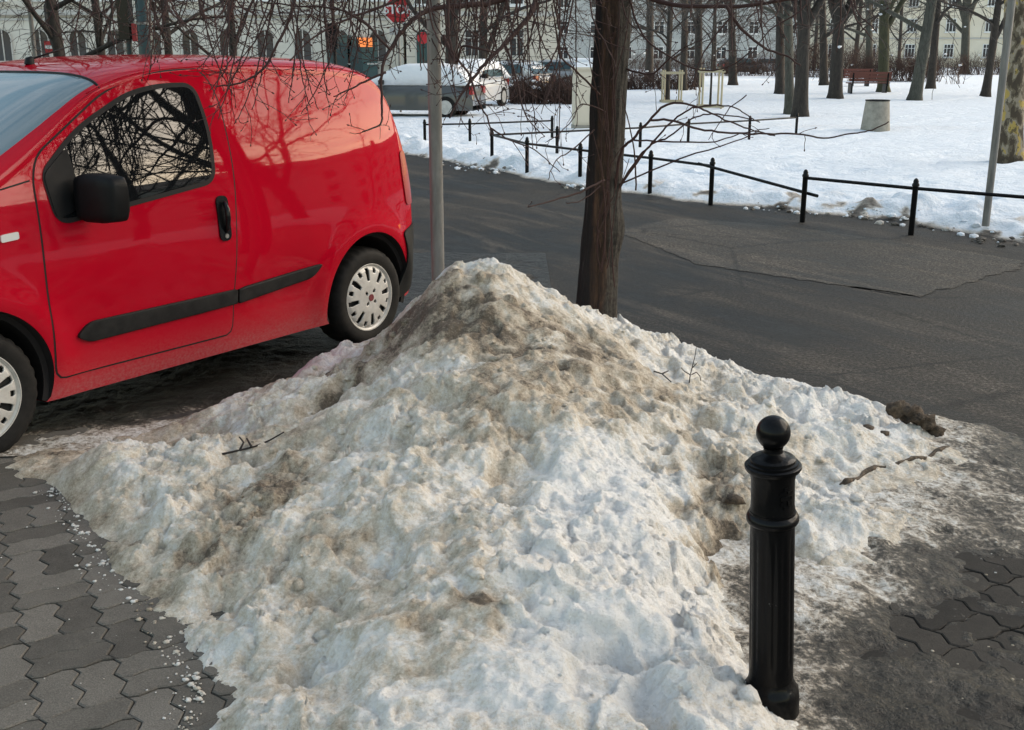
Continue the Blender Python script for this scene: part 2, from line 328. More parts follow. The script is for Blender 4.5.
el, az = R(24), R(SUN_AZ); sdir = Vector((math.sin(az)*math.cos(el), math.cos(az)*math.cos(el), math.sin(el)))
so.rotation_euler = (-sdir).to_track_quat('-Z', 'Y').to_euler(); so.location = (0, 0, 30)

cam = bpy.data.cameras.new('camera'); co = bpy.data.objects.new('camera', cam); COL.objects.link(co); co.location = (0, 0, H); co.rotation_euler = (R(90)-TH, 0, 0)
cam.sensor_width = 36; cam.lens = F*36/1024; cam.clip_start = .05; cam.clip_end = 2000; scene.camera = co
scene.view_settings.view_transform = 'Standard'; scene.view_settings.look = 'None'; scene.view_settings.gamma = 1; scene.view_settings.exposure = 2.14
scene.render.engine = 'CYCLES'


# ================================================================== ground, road, pavements
PARK = .12
ang = np.linspace(0, 2*np.pi, 97)[:-1]
mesh_obj('ground', [(800*math.cos(a), 800*math.sin(a), -.06) for a in ang], [tuple(range(96))], M['snow'])['kind'] = 'structure'
edge_px = [(1024, 244), (960, 233), (870, 219), (800, 212), (750, 207), (700, 203), (650, 197), (600, 190), (560, 184), (500, 173), (440, 161), (395, 152), (376, 146)]
E0 = [tuple(G(*p)[:2]) for p in edge_px]
E0 = [(30, -14), (16, 0), (9.5, 5.6), (6.6, 8.5)]+E0+[(-6.0, 28.5), (-14, 42), (-30, 66)]
ds = np.concatenate([[0], np.cumsum([math.dist(E0[i], E0[i+1]) for i in range(len(E0)-1)])])
fx, fy = spline(ds, [p[0] for p in E0]), spline(ds, [p[1] for p in E0])
def edge(s): return fx(s), fy(s)
# road: everything on the near side of the far kerb
ss = np.linspace(0, ds[-1], 220); ex, ey = edge(ss)
tt = np.array([.6, .2, 0, -.15, -.3, -.5, -.75, -1.1, -1.8, -4, -12, -30, -60.])
SS, TT = np.meshgrid(np.linspace(0, ds[-1], 260), tt, indexing='ij'); ex, ey = edge(SS)
o, used = grid_obj('road', np.stack([ex+.72*TT, ey+.69*TT, 0*TT], -1), M['asphalt']); attr(o, 'kerb', np.exp(-np.clip(-TT, 0, 99)/.55).ravel()[used]); o['kind'] = 'structure'
def ragged(pts, amp, seed, k=14):
    rg = random.Random(seed); out = []
    for a, b in zip(pts, pts[1:]+pts[:1]):
        for i in range(k): f = i/k; out.append((a[0]+(b[0]-a[0])*f+rg.gauss(0, amp), a[1]+(b[1]-a[1])*f+rg.gauss(0, amp), .004))
    return out
pp = [(619, 232), (645, 224), (673, 218), (740, 222), (814, 230), (930, 246), (1030, 262), (1000, 274), (918, 296), (880, 292), (840, 285), (770, 275), (696, 264), (660, 248)]
pp = ragged([G(*p, .004) for p in pp], .022, 1)
mesh_obj('asphalt_patch', pp, [tuple(range(len(pp)))], M['asphalt_patch'])['kind'] = 'structure'
pp = ragged([G(*p, .004) for p in [(445, 262), (480, 256), (530, 258), (548, 266), (520, 282), (470, 287), (440, 280)]], .02, 2)
mesh_obj('asphalt_patch', pp, [tuple(range(len(pp)))], M['asphalt_patch'])['kind'] = 'structure'
# snowy park sheet, with the ploughed dirty bank along the kerb
s_ = np.concatenate([np.linspace(0, 30, 40)[:-1], np.linspace(30, ds[-1]-34, 520), np.linspace(ds[-1]-34, ds[-1], 50)[1:]])
t_ = np.concatenate([np.linspace(0, 1.6, 34), 1.6+np.geomspace(.06, 420, 120)])
S, T = np.meshgrid(s_, t_, indexing='ij'); ex, ey = edge(S)
wob = .16*fbm(S*.9, S*0+3, 4, 5)+.10*fbm(S*3.1, S*0, 3, 8)
X = ex+.72*(T+wob*np.exp(-T*1.2)); Y = ey+.69*(T+wob*np.exp(-T*1.2))
lump = np.clip(fbm(X*2.2, Y*2.2, 5, 21), -.4, 1); lump2 = fbm(X*9, Y*9, 4, 22)
bank = sstep(0, .45, T)*(.10+.16*np.clip(lump+.15, 0, 1)*np.exp(-((T-.5)/.7)**2)+.05*lump2*np.exp(-T*.9))
und = .06*fbm(X*.5, Y*.5, 4, 31)+.03*fbm(X*1.9, Y*1.9, 3, 33)
foot, fv = worley(X*1.5, Y*1.5, 44); und = und-.07*sstep(.30, .08, foot)*(fv > .35)
Z = bank+(PARK-.10)*sstep(.2, 1.0, T)+und*sstep(.3, 2, T)*np.clip(1-T/140, .2, 1)
Z[T <= 1e-6] = -.02
d = np.exp(-(T/.14)**2)*.62+.10*np.exp(-(T/1.0)**2)+.75*sstep(.12, .45, fbm(X*3.6, Y*3.6, 4, 51))*np.exp(-(T/.75)**2)
path = np.exp(-((Y-(27.3-.30*(X-3)))/.55)**2)*sstep(-3, 1, X)
d = d+.30*path*(.6+.6*fbm(X*2, Y*2, 3, 61)); 
o, used = grid_obj('park_ground', np.stack([X, Y, Z], -1), M['snow']); attr(o, 'dirt', np.clip(d, 0, 1).ravel()[used]); o['kind'] = 'structure'
# sidewalk of interlocking concrete pavers, basket weave with toothed edges
L = .222; gd = np.array([.47, -.883]); gp = np.array([.883, .47]); org = np.array(G(41, 730)[:2])
def tri(u): u = (u % 1.0); return np.where(u < .25, 4*u, np.where(u < .75, 2-4*u, 4*u-4))
def paver_field(name, inside, z, seed, mat='paver'):
    rg = random.Random(seed); V = []; Fc = []; tint = []
    def zig(u, v):
        a = .0135
        return u+a*tri(v/(L/2)+.25*0), v+a*.55*tri(u/(L/2))
    for i in range(-34, 34):
        for j in range(-34, 34):
            cen = org+gp*(i+.5)*L+gd*(j+.5)*L
            if not inside(cen[0], cen[1]): continue
            ver = (i+j) % 2
            for k in range(2):
                u0, u1, v0, v1 = i*L, (i+1)*L, j*L, (j+1)*L
                if ver: u0, u1 = u0+k*L/2, u0+(k+1)*L/2
                else: v0, v1 = v0+k*L/2, v0+(k+1)*L/2
                g = .0022; n = 16; out = []
                cu, cv = (u0+u1)/2, (v0+v1)/2
                for (a0, b0, a1, b1) in ((u0, v0, u1, v0), (u1, v0, u1, v1), (u1, v1, u0, v1), (u0, v1, u0, v0)):
                    for q in range(n):
                        f = q/n; out.append((a0+(a1-a0)*f, b0+(b1-b0)*f))
                pts = []
                for (u, v) in out:
                    uu, vv = zig(u, v); pts.append((uu, vv))
                dz = rg.uniform(-.0022, .0022); tx, ty = rg.uniform(-.012, .012), rg.uniform(-.012, .012); N = len(pts); b = len(V)
                for sh, zz in ((g, -.02), (g, -.003), (g+.004, 0.0)):
                    for (uu, vv) in pts:
                        du, dv = uu-cu, vv-cv; r = math.hypot(du, dv); su = cu+du-math.copysign(min(sh, abs(du)), du)*(abs(du) > .3*(u1-u0)); sv = cv+dv-math.copysign(min(sh, abs(dv)), dv)*(abs(dv) > .3*(v1-v0))
                        p = org+gp*su+gd*sv; V.append((p[0], p[1], z+zz+dz+tx*du+ty*dv))
                tt = rg.random(); tint += [tt]*(3*N)
                for lv in range(2):
                    for q in range(N): Fc.append((b+lv*N+q, b+lv*N+(q+1) % N, b+(lv+1)*N+(q+1) % N, b+(lv+1)*N+q))
                Fc.append(tuple(b+2*N+q for q in range(N)))
    o = mesh_obj(name, V, Fc, M[mat]); attr(o, 'tint', tint); o['kind'] = 'structure'; return o
WALK = .034
paver_field('sidewalk_pavers', lambda x, y: -3.4 < x < .1 and 1.6 < y < 5.2 and y < 4.75+.25*(x+2.2), WALK, 3)
paver_field('sidewalk_pavers', lambda x, y: .75 < x < 2.45 and 1.9 < y < 4.4 and x+.42*(y-4.9) < 2.0, WALK, 8, 'wet_paver')
bed = [(-9, -8), (1.9, -8), (2.9, 1.5), (2.35, 3.9), (2.02, 4.85), (1.2, 5.75), (.4, 6.15), (-.5, 6.0), (-1.1, 5.55), (-2.1, 4.78), (-3.2, 4.55), (-9, 3.4)]
mb = MB(); mb.prism(bed, -.03, WALK-.009); mb.build('sidewalk', M['joint'])['kind'] = 'structure'

# lumps of slush thrown up along the far kerb
KS = MB(); kd = []; rg = random.Random(15)
ICO = [(0, 0, 1), (.894, 0, .447), (.276, .851, .447), (-.724, .526, .447), (-.724, -.526, .447), (.276, -.851, .447), (.724, .526, -.447), (-.276, .851, -.447), (-.894, 0, -.447), (-.276, -.851, -.447), (.724, -.526, -.447), (0, 0, -1)]
ICF = [(0, 1, 2), (0, 2, 3), (0, 3, 4), (0, 4, 5), (0, 5, 1), (1, 6, 2), (2, 7, 3), (3, 8, 4), (4, 9, 5), (5, 10, 1), (2, 6, 7), (3, 7, 8), (4, 8, 9), (5, 9, 10), (1, 10, 6), (11, 7, 6), (11, 8, 7), (11, 9, 8), (11, 10, 9), (11, 6, 10)]
for k in range(1700):
    s = rg.uniform(18, ds[-1]-34); t = rg.gauss(.03, .16); r = rg.choice([.008, .012, .012, .02, .03, .045])*rg.uniform(.7, 1.3)
    if vnoise(np.array(s*1.1), np.array(3.3), 5) < -.25: continue
    a, b = edge(s); x, y = a+.72*t, b+.69*t; zz_ = .01+max(0, t)*.25; dv = rg.choice([.1, .3, .5, .7, .9]) if t < .12 else rg.choice([0, .1, .4, .7])
    KS.add([(x+p[0]*r*rg.uniform(.6, 1.4), y+p[1]*r*rg.uniform(.6, 1.4), zz_+p[2]*r*.6) for p in ICO], ICF); kd += [dv]*12
o = KS.build('kerb_slush', M['snow']); attr(o, 'dirt', kd); o['kind'] = 'stuff'

# ================================================================== snow heap
def cp(px, py, Y=None, z=None): return at(px, py, Y) if Y else G(px, py, z)
CP = [cp(470, 267, 5.2), cp(440, 281, 5.1), cp(452, 271, 5.15), cp(500, 273, 5.2), cp(485, 268, 5.25), cp(425, 297, 5.05), cp(520, 281, 5.25), cp(402, 314, 5.25), cp(372, 338, 5.35), cp(322, 362, 5.45), cp(288, 388, 5.4), cp(258, 405, 5.3), cp(540, 293, 5.3), cp(570, 303, 5.45), cp(600, 318, 5.55), cp(640, 334, 5.5), cp(680, 350, 5.45),
  cp(720, 364, 5.35), cp(750, 375, 5.2), cp(780, 386, 5.05), cp(805, 394, 4.95), cp(835, 399, 4.9), cp(862, 402, 4.85), cp(890, 410, 4.85), cp(912, 418, 4.85), cp(940, 440, z=.05)]
# behind the ridge it falls to the ground
for x, y, z in [(-.2, 5.75, .42), (-.2, 6.15, .1), (-.25, 6.5, -.06), (.2, 5.95, .28), (.5, 6.05, .22), (.45, 6.45, .0), (1.0, 6.1, .05), (.9, 6.4, -.08), (1.5, 5.6, .02), (1.4, 5.9, -.08), (1.9, 5.35, -.02), (2.1, 5.1, -.08), (-.7, 6.0, .1), (-.75, 6.35, -.07), (-1.1, 5.9, .02), (-1.2, 6.2, -.08), (-1.55, 5.75, -.02), (2.3, 4.6, -.02), (2.6, 4.9, -.1), (-1.8, 5.9, -.08), (-2.4, 5.5, -.06), (-2.9, 5.1, -.05)]: CP.append(np.array((x, y, z)))
# body: sections marching to the camera
for x, y, z in [(-.15, 4.75, .60), (-.2, 4.3, .45), (-.15, 3.9, .385), (-.15, 3.5, .335), (-.1, 3.1, .30), (-.1, 2.7, .265), (-.1, 2.3, .23), (-.1, 1.9, .20),
  (.25, 4.9, .53), (.3, 4.5, .43), (.35, 4.0, .36), (.35, 3.5, .31), (.35, 3.0, .275), (.35, 2.6, .24), (.35, 2.1, .2),
  (.7, 5.1, .31), (.75, 4.7, .275), (.75, 4.3, .235), (.62, 3.9, .235), (.55, 3.3, .21), (.54, 2.9, .17), (.55, 2.70, .19), (.59, 2.50, .20), (.66, 2.42, .14), (.76, 2.38, .055), (.62, 2.62, .14), (.62, 2.2, .15), (.62, 1.9, .14),
  (1.1, 4.9, .19), (1.15, 4.5, .165), (1.2, 4.2, .11), (1.3, 3.9, .095), (1.5, 4.5, .125), (1.7, 4.6, .10), (1.75, 4.3, .07), (1.05, 3.9, .13), (.80, 3.55, .08), (1.0, 3.55, .095), (1.3, 3.55, .055), (1.55, 3.95, .055), (.73, 3.2, .035), (.75, 2.9, .03), (.80, 2.62, .03), (.84, 2.3, .035), (.9, 2.0, .03),
  (-.55, 4.9, .44), (-.55, 4.5, .37), (-.55, 4.0, .31), (-.5, 3.5, .26), (-.45, 3.1, .235), (-.45, 2.7, .21), (-.45, 2.3, .18),
  (-.95, 5.05, .24), (-1.0, 4.7, .23), (-.95, 4.3, .215), (-.85, 3.9, .19), (-.7, 3.5, .18), (-.62, 3.1, .15), (-.6, 2.7, .12),
  (-1.35, 5.1, .11), (-1.4, 4.8, .11), (-1.3, 4.45, .13)]: CP.append(np.array((x, y, z)))
# left foot on the pavers
foot_px = [(58, 488), (78, 512), (110, 562), (150, 603), (190, 652), (205, 692), (198, 738)]
for p in foot_px:
    a = G(*p, .03); CP.append(np.array((a[0]+.02, a[1], .045))); CP.append(np.array((a[0]-.14, a[1]-.07, -.08))); CP.append(np.array((a[0]+.13, a[1]+.06, .125)))
for p, z in [((20, 474), .045), ((90, 462), .06), ((150, 452), .06), ((215, 440), .07), ((100, 440), .01), ((40, 448), .0), ((190, 420), .01), ((235, 408), .02)]: CP.append(G(*p, z))
for x, y in [(-2.6, 4.35), (-2.5, 4.1), (-2.2, 3.9), (-1.9, 3.6), (-1.5, 3.2), (-1.3, 2.7), (-1.2, 2.2), (-3.2, 4.6), (-3.2, 4.2)]: CP.append(np.array((x, y, -.08)))
# flat ice to the right
for x, y in [(1.2, 3.2), (1.1, 2.8), (1.2, 2.3), (1.65, 3.5), (1.95, 3.9), (2.2, 3.6), (1.8, 3.1), (1.8, 2.4), (2.4, 3.0), (1.3, 2.0)]: CP.append(np.array((x, y, -.03)))
CP = np.array(CP)
def tps(P, lam=2e-3):
    n = len(P); d2 = ((P[:, None, :2]-P[None, :, :2])**2).sum(-1); K = .5*d2*np.log(d2+1e-9)+lam*np.eye(n); Q = np.concatenate([np.ones((n, 1)), P[:, :2]], 1)
    A = np.block([[K, Q], [Q.T, np.zeros((3, 3))]]); sol = np.linalg.solve(A, np.concatenate([P[:, 2], np.zeros(3)]))
    def f(x, y):
        out = sol[n]+sol[n+1]*x+sol[n+2]*y
        for i in range(n):
            d2 = (x-P[i, 0])**2+(y-P[i, 1])**2; out = out+sol[i]*.5*d2*np.log(d2+1e-9)
        return out
    return f
heap = tps(CP)
xs = np.linspace(-2.95, 2.45, 690); ys = np.concatenate([np.linspace(1.85, 4.2, 360)[:-1], np.linspace(4.2, 6.55, 290)])
X, Y = np.meshgrid(xs, ys, indexing='ij')
B = heap(X, Y)
grow = sstep(-.02, .16, B)
wx, wy = X+.05*fbm(X*5, Y*5, 3, 71), Y+.05*fbm(X*5+9, Y*5, 3, 72)
w1, v1 = worley(wx*5.2, wy*5.2, 3); w2, v2 = worley(wx*12, wy*12, 4); w3, v3 = worley(wx*27, wy*27, 6)
patch = sstep(-.25, .35, fbm(X*1.6, Y*1.6, 3, 90)); patch2 = sstep(-.2, .3, fbm(X*2.6+4, Y*2.6, 3, 95))
N = .085*fbm(wx*1.7, wy*1.7, 4, 11)+.036*(.42-w1)*(.35+v1)*(.35+patch)+.019*(.42-w2)*(.3+v2)*(.15+patch*patch2)+.008*(.42-w3)*(.3+v3)*(.25+patch2)+.022*fbm(X*9, Y*9, 4, 14)+.010*fbm(X*30, Y*30, 4, 15)
rid = 1-np.abs(fbm(wx*4.2, wy*4.2, 4, 19)); N = N+.05*(rid-.75)*(.3+patch2)
def facets(x, y, seed):                  # broken plates: every cell its own tilt and level
    ix, iy = np.floor(x), np.floor(y); best = np.full(x.shape, 9.0); h = np.zeros_like(x); z0 = np.zeros_like(ix)
    for dx in (-1, 0, 1):
        for dy in (-1, 0, 1):
            cx, cy = ix+dx, iy+dy; ax, ay = x-cx-_hash(cx, cy, z0, seed), y-cy-_hash(cx, cy, z0, seed+5); dd_ = np.hypot(ax, ay*1.25); m = dd_ < best
            hh = ax*(_hash(cx, cy, z0, seed+7)-.5)*1.9+ay*(_hash(cx, cy, z0, seed+8)-.5)*1.9+(_hash(cx, cy, z0, seed+9)-.5)*.8; h = np.where(m, hh, h); best = np.where(m, dd_, best)
    return h
brk = sstep(-.05, .30, fbm(X*2.3+11, Y*2.3, 4, 171)); brk2 = sstep(-.05, .25, fbm(X*3.4+3, Y*3.4, 4, 172)); ux_, uy_ = X+.018*fbm(X*16, Y*16, 3, 173), Y+.018*fbm(X*16+7, Y*16, 3, 174)
N = N+.036*facets(ux_*6.5, uy_*6.5, 210)*brk+.019*facets(ux_*15, uy_*15, 230)*brk2+.009*facets(ux_*34, uy_*34, 250)*(.25+.75*brk)
N = N-.045*sstep(.22, .5, fbm(X*3.7+1, Y*3.7, 4, 181))
r2 = 1-np.abs(fbm(wx*16, wy*16, 4, 23)); r3 = 1-np.abs(fbm(X*38, Y*38, 3, 24)); N = N+.016*(r2-.78)*(.3+patch)+.007*(r3-.78)
WX, WY = .16*fbm(X*3.1, Y*3.1, 4, 161)+.05*fbm(X*11, Y*11, 3, 163), .16*fbm(X*3.1+5, Y*3.1, 4, 162)+.05*fbm(X*11+3, Y*11, 3, 164)
gx, gy = G(315, 405, .22)[:2]                       # a gouge left by a shovel
def gauss(px, py, Yd, sx, sy, rot=0):
    c = at(px, py, Yd); dx, dy = X-c[0]+WX, Y-c[1]+WY; cs, sn = math.cos(rot), math.sin(rot)
    return np.exp(-(((dx*cs+dy*sn)/sx)**2+((-dx*sn+dy*cs)/sy)**2))
ga, gb_ = G(346, 384, .30), G(286, 436, .15); gd_ = (gb_-ga)[:2]; tq = np.clip(((X-ga[0])*gd_[0]+(Y-ga[1])*gd_[1])/(gd_@gd_), 0, 1); gouge = np.exp(-((np.hypot(X-ga[0]-tq*gd_[0], Y-ga[1]-tq*gd_[1])+.02*fbm(X*9, Y*9, 3, 58))/.055)**2); crev = gauss(722, 548, 3.50, .17, .36, .25)
Zp = B+N*(.20+.80*grow)*(1-.55*gauss(530, 330, 5.0, .55, .42))-.085*gouge-.06*crev*(1+fbm(X*14, Y*14, 3, 55))
# vertical steps: the crust broke away in ledges
led = sstep(.02, .06, fbm(X*2.1+2, Y*2.1, 4, 77)+.02); Zp = Zp+.022*(led-.5)*grow
lx, ly = np.array([.63, 2.52]); 
near_edge = sstep(.03, -.05, B)*(Y < 4.5); crumb, cv_ = worley(X*22, Y*22, 9); Zp = Zp+near_edge*np.where((crumb < .30) & (cv_ > .55), .05, 0)*sstep(-.075, -.02, B)
ground = np.where(Y < 4.7+.25*(X+2), WALK, .0)
n_a, n_b, n_c = fbm(X*1.9+7, Y*1.9, 5, 41), fbm(X*6, Y*6, 5, 43), fbm(X*19, Y*19, 4, 45)
dirt = np.zeros_like(X)
dirt = dirt+.50*gauss(455, 325, 4.9, .20, .15)+.42*gauss(520, 325, 5.0, .45, .32)+.30*gauss(590, 390, 4.55, .42, .30)+.26*gauss(600, 370, 4.75, .5, .22)+.34*gauss(505, 440, 4.1, .22, .30)
dirt = dirt+.50*gouge+.95*crev+.36*gauss(285, 560, 3.80, .17, .34, -.5)+.35*gauss(235, 610, 3.4, .13, .25, -.5)+.42*gauss(770, 470, 3.9, .22, .10)+.28*gauss(700, 475, 3.9, .18, .14)+.34*gauss(395, 355, 5.0, .24, .16)+.25*gauss(340, 380, 5.15, .3, .15)
dirt = dirt+.38*gauss(430, 690, 2.65, .16, .14)+.42*gauss(500, 660, 2.75, .10, .16)+.28*gauss(370, 560, 3.3, .10, .08)+.30*gauss(425, 680, 2.7, .25, .10)+.25*gauss(455, 500, 3.6, .16, .10)
dirt = dirt-.30*gauss(620, 600, 3.05, .28, .55)-.30*gauss(430, 405, 4.45, .34, .14)-.25*gauss(700, 390, 4.85, .55, .22)-.15*gauss(330, 470, 4.1, .3, .2)-.25*gauss(600, 500, 3.6, .3, .2)-.2*gauss(680, 690, 2.6, .2, .2)
right = sstep(.85, 1.25, X-.45*(Y-3.2))*sstep(.14, .02, B); leftthin = sstep(-.9, -1.4, X)*sstep(.12, .03, B)
dirt = .235+.07*sstep(.2, -.8, X)+.28*n_a+.24*n_b+.22*n_c+dirt*(.80+.45*n_b+.6*n_c)+.27*gauss(490, 370, 4.7, .85, .6)+.12*gauss(300, 560, 3.6, .5, .9)
dirt = dirt+.40*right*(1+.7*fbm(X*7, Y*7, 3, 47))+.26*leftthin*(1+fbm(X*6, Y*6, 3, 48))
P = np.stack([X, Y, Zp], -1)
quad = lambda A: np.maximum.reduce([A[:-1, :-1], A[1:, :-1], A[1:, 1:], A[:-1, 1:]])
o, used = grid_obj('snow_heap', P, M['heap'], quad(Zp-ground) > -.02)
attr(o, 'dirt', np.clip(dirt, 0, 1).ravel()[used]); attr(o, 'pink', np.clip(.9*gauss(300, 378, 5.45, .22, .16)+.3*gauss(240, 405, 5.2, .4, .15), 0, .8).ravel()[used])
tag(o, 'large heap of dirty cleared snow piled at the pavement corner', 'snow heap')
heap_z = lambda x, y: float(Zp[np.clip(np.searchsorted(xs, x), 0, len(xs)-1), np.clip(np.searchsorted(ys, y), 0, len(ys)-1)])
# ice crust over the pavement to the right, and trodden ice in front of the van
def crust(name, x0, x1, y0, y1, nx, ny, base, icef, inside, amp):
    X, Y = np.meshgrid(np.linspace(x0, x1, nx), np.linspace(y0, y1, ny), indexing='ij')
    a = X*.91-Y*.41; b = X*.41+Y*.91
    n = .5*fbm(a*2.6, b*6, 5, 131)+.35*fbm(X*16, Y*16, 5, 132); w_, v_ = worley(X*9, Y*9, 133)
    ice = icef(X, Y)+.18*fbm(a*1.5, b*3.5, 4, 137)
    Z = base(X, Y)+amp*n+amp*.5*(.4-w_)+.010*np.clip(ice, 0, 1)
    o, used = grid_obj(name, np.stack([X, Y, Z], -1), M['icy'], quad(inside(X, Y)) > 0); attr(o, 'ice', ice.ravel()[used]); o['kind'] = 'structure'
def ice_r(X, Y):
    u = X-.42*(Y-3.2); v = .80-.46*sstep(.8, 1.9, u)-.40*np.exp(-(((X-1.0)/.20)**2+((Y-2.55)/.4)**2))-.35*np.exp(-(((X-.78)/.12)**2+((Y-3.1)/.3)**2))
    v = v-.45*hole(X, Y)-.22*np.exp(-(((X-1.5)/.30)**2+((Y-2.8)/.50)**2))-.25*np.exp(-(((X-1.2)/.30)**2+((Y-2.3)/.28)**2))-.15*sstep(2.0, 2.5, X)
    return v-.03
def hole(X, Y): return np.clip((np.exp(-(((X-1.30)/.24)**2+((Y-2.98)/.20)**2))+.55*np.exp(-(((X-1.62)/.22)**2+((Y-3.3)/.3)**2)))*(1+1.1*fbm(X*5, Y*5, 4, 151)), 0, 1.2)*.75
crust('pavement_ice', .45, 3.4, 1.7, 5.0, 380, 420, lambda X, Y: WALK+.008+.020*np.clip(ice_r(X, Y)-.2, -.2, .8)-.026*hole(X, Y)-.05*sstep(0, .5, (X-2.05)+.42*(Y-4.9)), ice_r, lambda X, Y: np.where((X-2.3)+.42*(Y-4.9) < .0, .5, -.5), .028)
def ice_l(X, Y):
    u = (Y-4.65)-.55*(X+2.2)
    return .62-.60*sstep(-.1, .55, u)+.05*sstep(-1.2, -2.2, X)
crust('parking_ice', -6.5, .3, 4.35, 9.8, 520, 420, lambda X, Y: .006+.028*sstep(.5, -.2, (Y-4.65)-.55*(X+2.2)), ice_l, lambda X, Y: np.where((Y-4.50-.22*(X+2.2) > 0) & (X < .12+.1*Y-.6), 1.0, -1.0), .014)
# loose crumbs of snow round the foot of the heap
mb = MB(); rg = random.Random(5)
ico = [(0, 0, 1), (.894, 0, .447), (.276, .851, .447), (-.724, .526, .447), (-.724, -.526, .447), (.276, -.851, .447), (.724, .526, -.447), (-.276, .851, -.447), (-.894, 0, -.447), (-.276, -.851, -.447), (.724, -.526, -.447), (0, 0, -1)]
icf = [(0, 1, 2), (0, 2, 3), (0, 3, 4), (0, 4, 5), (0, 5, 1), (1, 6, 2), (2, 7, 3), (3, 8, 4), (4, 9, 5), (5, 10, 1), (2, 6, 7), (3, 7, 8), (4, 8, 9), (5, 9, 10), (1, 10, 6), (11, 7, 6), (11, 8, 7), (11, 9, 8), (11, 10, 9), (11, 6, 10)]
def clod(x, y, z, r, flat=.6, mbx=None):
    q = [(x+p[0]*r*rg.uniform(.6, 1.3), y+p[1]*r*rg.uniform(.6, 1.3), z+p[2]*r*flat*rg.uniform(.6, 1.2)) for p in ico]; (mbx or mb).add(q, icf)
fp = [G(*p, .03) for p in foot_px]
for k in range(300):
    i = rg.randrange(len(fp)-1); f = rg.random(); a = fp[i]*(1-f)+fp[i+1]*f; dd = abs(rg.gauss(0, .05))
    r = rg.choice([.002, .003, .003, .004, .006, .010])*rg.uniform(.7, 1.2)
    clod(a[0]-dd*.8, a[1]-dd*.45+rg.uniform(-.02, .02), WALK+r*.2, r, .5)
for k in range(14):
    p = G(rg.uniform(0, 160), rg.uniform(500, 730), WALK); r = rg.uniform(.002, .005); clod(p[0], p[1], WALK+r*.2, r, .5)
for k in range(120):
    p = (rg.uniform(.8, 2.2), rg.uniform(2.3, 4.6)); r = rg.choice([.002, .003, .004, .006])*rg.uniform(.7, 1.2); clod(p[0], p[1], WALK+.012+r*.3, r, .45)
CD = []
for k in range(600):
    x, y = rg.uniform(-1.2, 1.6), rg.uniform(2.3, 5.6); z = heap_z(x, y)
    if z < .05: continue
    r = rg.choice([.005, .006, .008, .008, .011, .015, .022, .032])*rg.uniform(.6, 1.2); clod(x, y, z-r*.15, r, rg.uniform(.5, .9))
o = mb.build('snow_crumbs', M['heap'], smooth=True); attr(o, 'dirt', [float(np.clip(dirt[np.searchsorted(xs, p[0]) % len(xs), np.searchsorted(ys, p[1]) % len(ys)], 0, 1)) if -1.2 < p[0] < 1.6 else .15 for p in mb.v]); o['kind'] = 'stuff'
mb = MB()
def onheap(px, py, up=.008):                         # where the sight line meets the heap
    best = None
    for Yd in np.arange(2.2, 6.4, .01):
        p = at(px, py, Yd)
        if p[2] <= max(heap_z(p[0], p[1]), WALK): best = p; break
    if best is None: best = G(px, py, .04)
    return (best[0], best[1], best[2]+up)
def smooth_path(pts, n=4):
    pts = [Vector(p) for p in pts]; out = []
    for i in range(len(pts)-1):
        p0, p1, p2, p3 = pts[max(i-1, 0)], pts[i], pts[i+1], pts[min(i+2, len(pts)-1)]
        for k in range(n):
            t = k/n; out.append(.5*((2*p1)+(p2-p0)*t+(2*p0-5*p1+4*p2-p3)*t*t+(3*p1-p0-3*p2+p3)*t**3))
    return out+[pts[-1]]
# earth torn up by the plough at the right end of the heap
q = [at(a, b, 4.74) for a, b in ((886, 410), (898, 409), (910, 413), (922, 419), (932, 427), (938, 438), (934, 446), (946, 450))]
mb = MB(); mb.tube(smooth_path(q), [.008, .022, .030, .034, .036, .034, .036, .038, .040, .038, .036, .034, .030, .034, .036, .030, .024, .030, .034, .028, .022, .016, .010, .008, .006, .005, .005, .005, .004][:len(smooth_path(q))], 14, True, lambda k, a: 1+.28*math.sin(3*a+k*1.3)+.2*math.sin(5*a-k*2.1))
tag(mb.build('earth_ridge', M['dirt'], smooth=True), 'dark ridge of frozen earth at the right end of the snow heap', 'earth')
for (px, py, r, lb) in ((868, 428, .034, 'dark earth clod in the snow just left of the frozen earth ridge'), (884, 433, .028, 'small earth clod between the frozen earth ridge and the dark root'), (736, 500, .040, 'dark earth clod in the hollow behind the bollard')):
    p = onheap(px, py, 0); mb = MB(); clod(0, 0, 0, r, .6, mb); o = mb.build('earth_clod', M['dirt'], smooth=True); o.location = p; tag(o, lb, 'earth clod', 'earth clods in the snow heap')
mb = MB()
pts = [onheap(*q) for q in [(840, 485), (852, 480), (868, 471), (884, 467), (900, 463), (918, 458), (932, 455), (948, 447), (958, 449)]]
pts = smooth_path(pts); rr_ = [.004+.009*abs(math.sin(i*.55)) for i in range(len(pts))]; pts = [p+Vector((rg.gauss(0, .003), rg.gauss(0, .003), -.008+.006*math.sin(i*.8))) for i, p in enumerate(pts)]; mb.tube(pts, rr_, 7); tag(mb.build('root', M['dirt'], smooth=True), 'dark root lying along the icy right foot of the snow heap', 'root')
def stick(name, chains, r, label):
    mb = MB()
    for ch in chains: mb.tube(ch, [r*(1-.5*i/len(ch)) for i in range(len(ch))], 5)
    tag(mb.build(name, M['twig_dark'], smooth=True), label, 'twig')
a = np.array(onheap(689, 383, -.01)); v = lambda x, z, y=0: tuple(a+np.array((x, y, z)))
stick('upright_twig', [[a, v(.004, .05), v(.012, .09), v(.022, .14), v(.026, .18)], [v(.004, .05), v(-.02, .06, .02), v(-.035, .075, .03)], [v(.010, .05), v(.03, .065, -.01), v(.045, .05, -.02), v(.05, .03, -.03)], [v(.01, .08), v(.04, .10, .03)]], .0028, 'small bare twig standing upright in the snow heap')
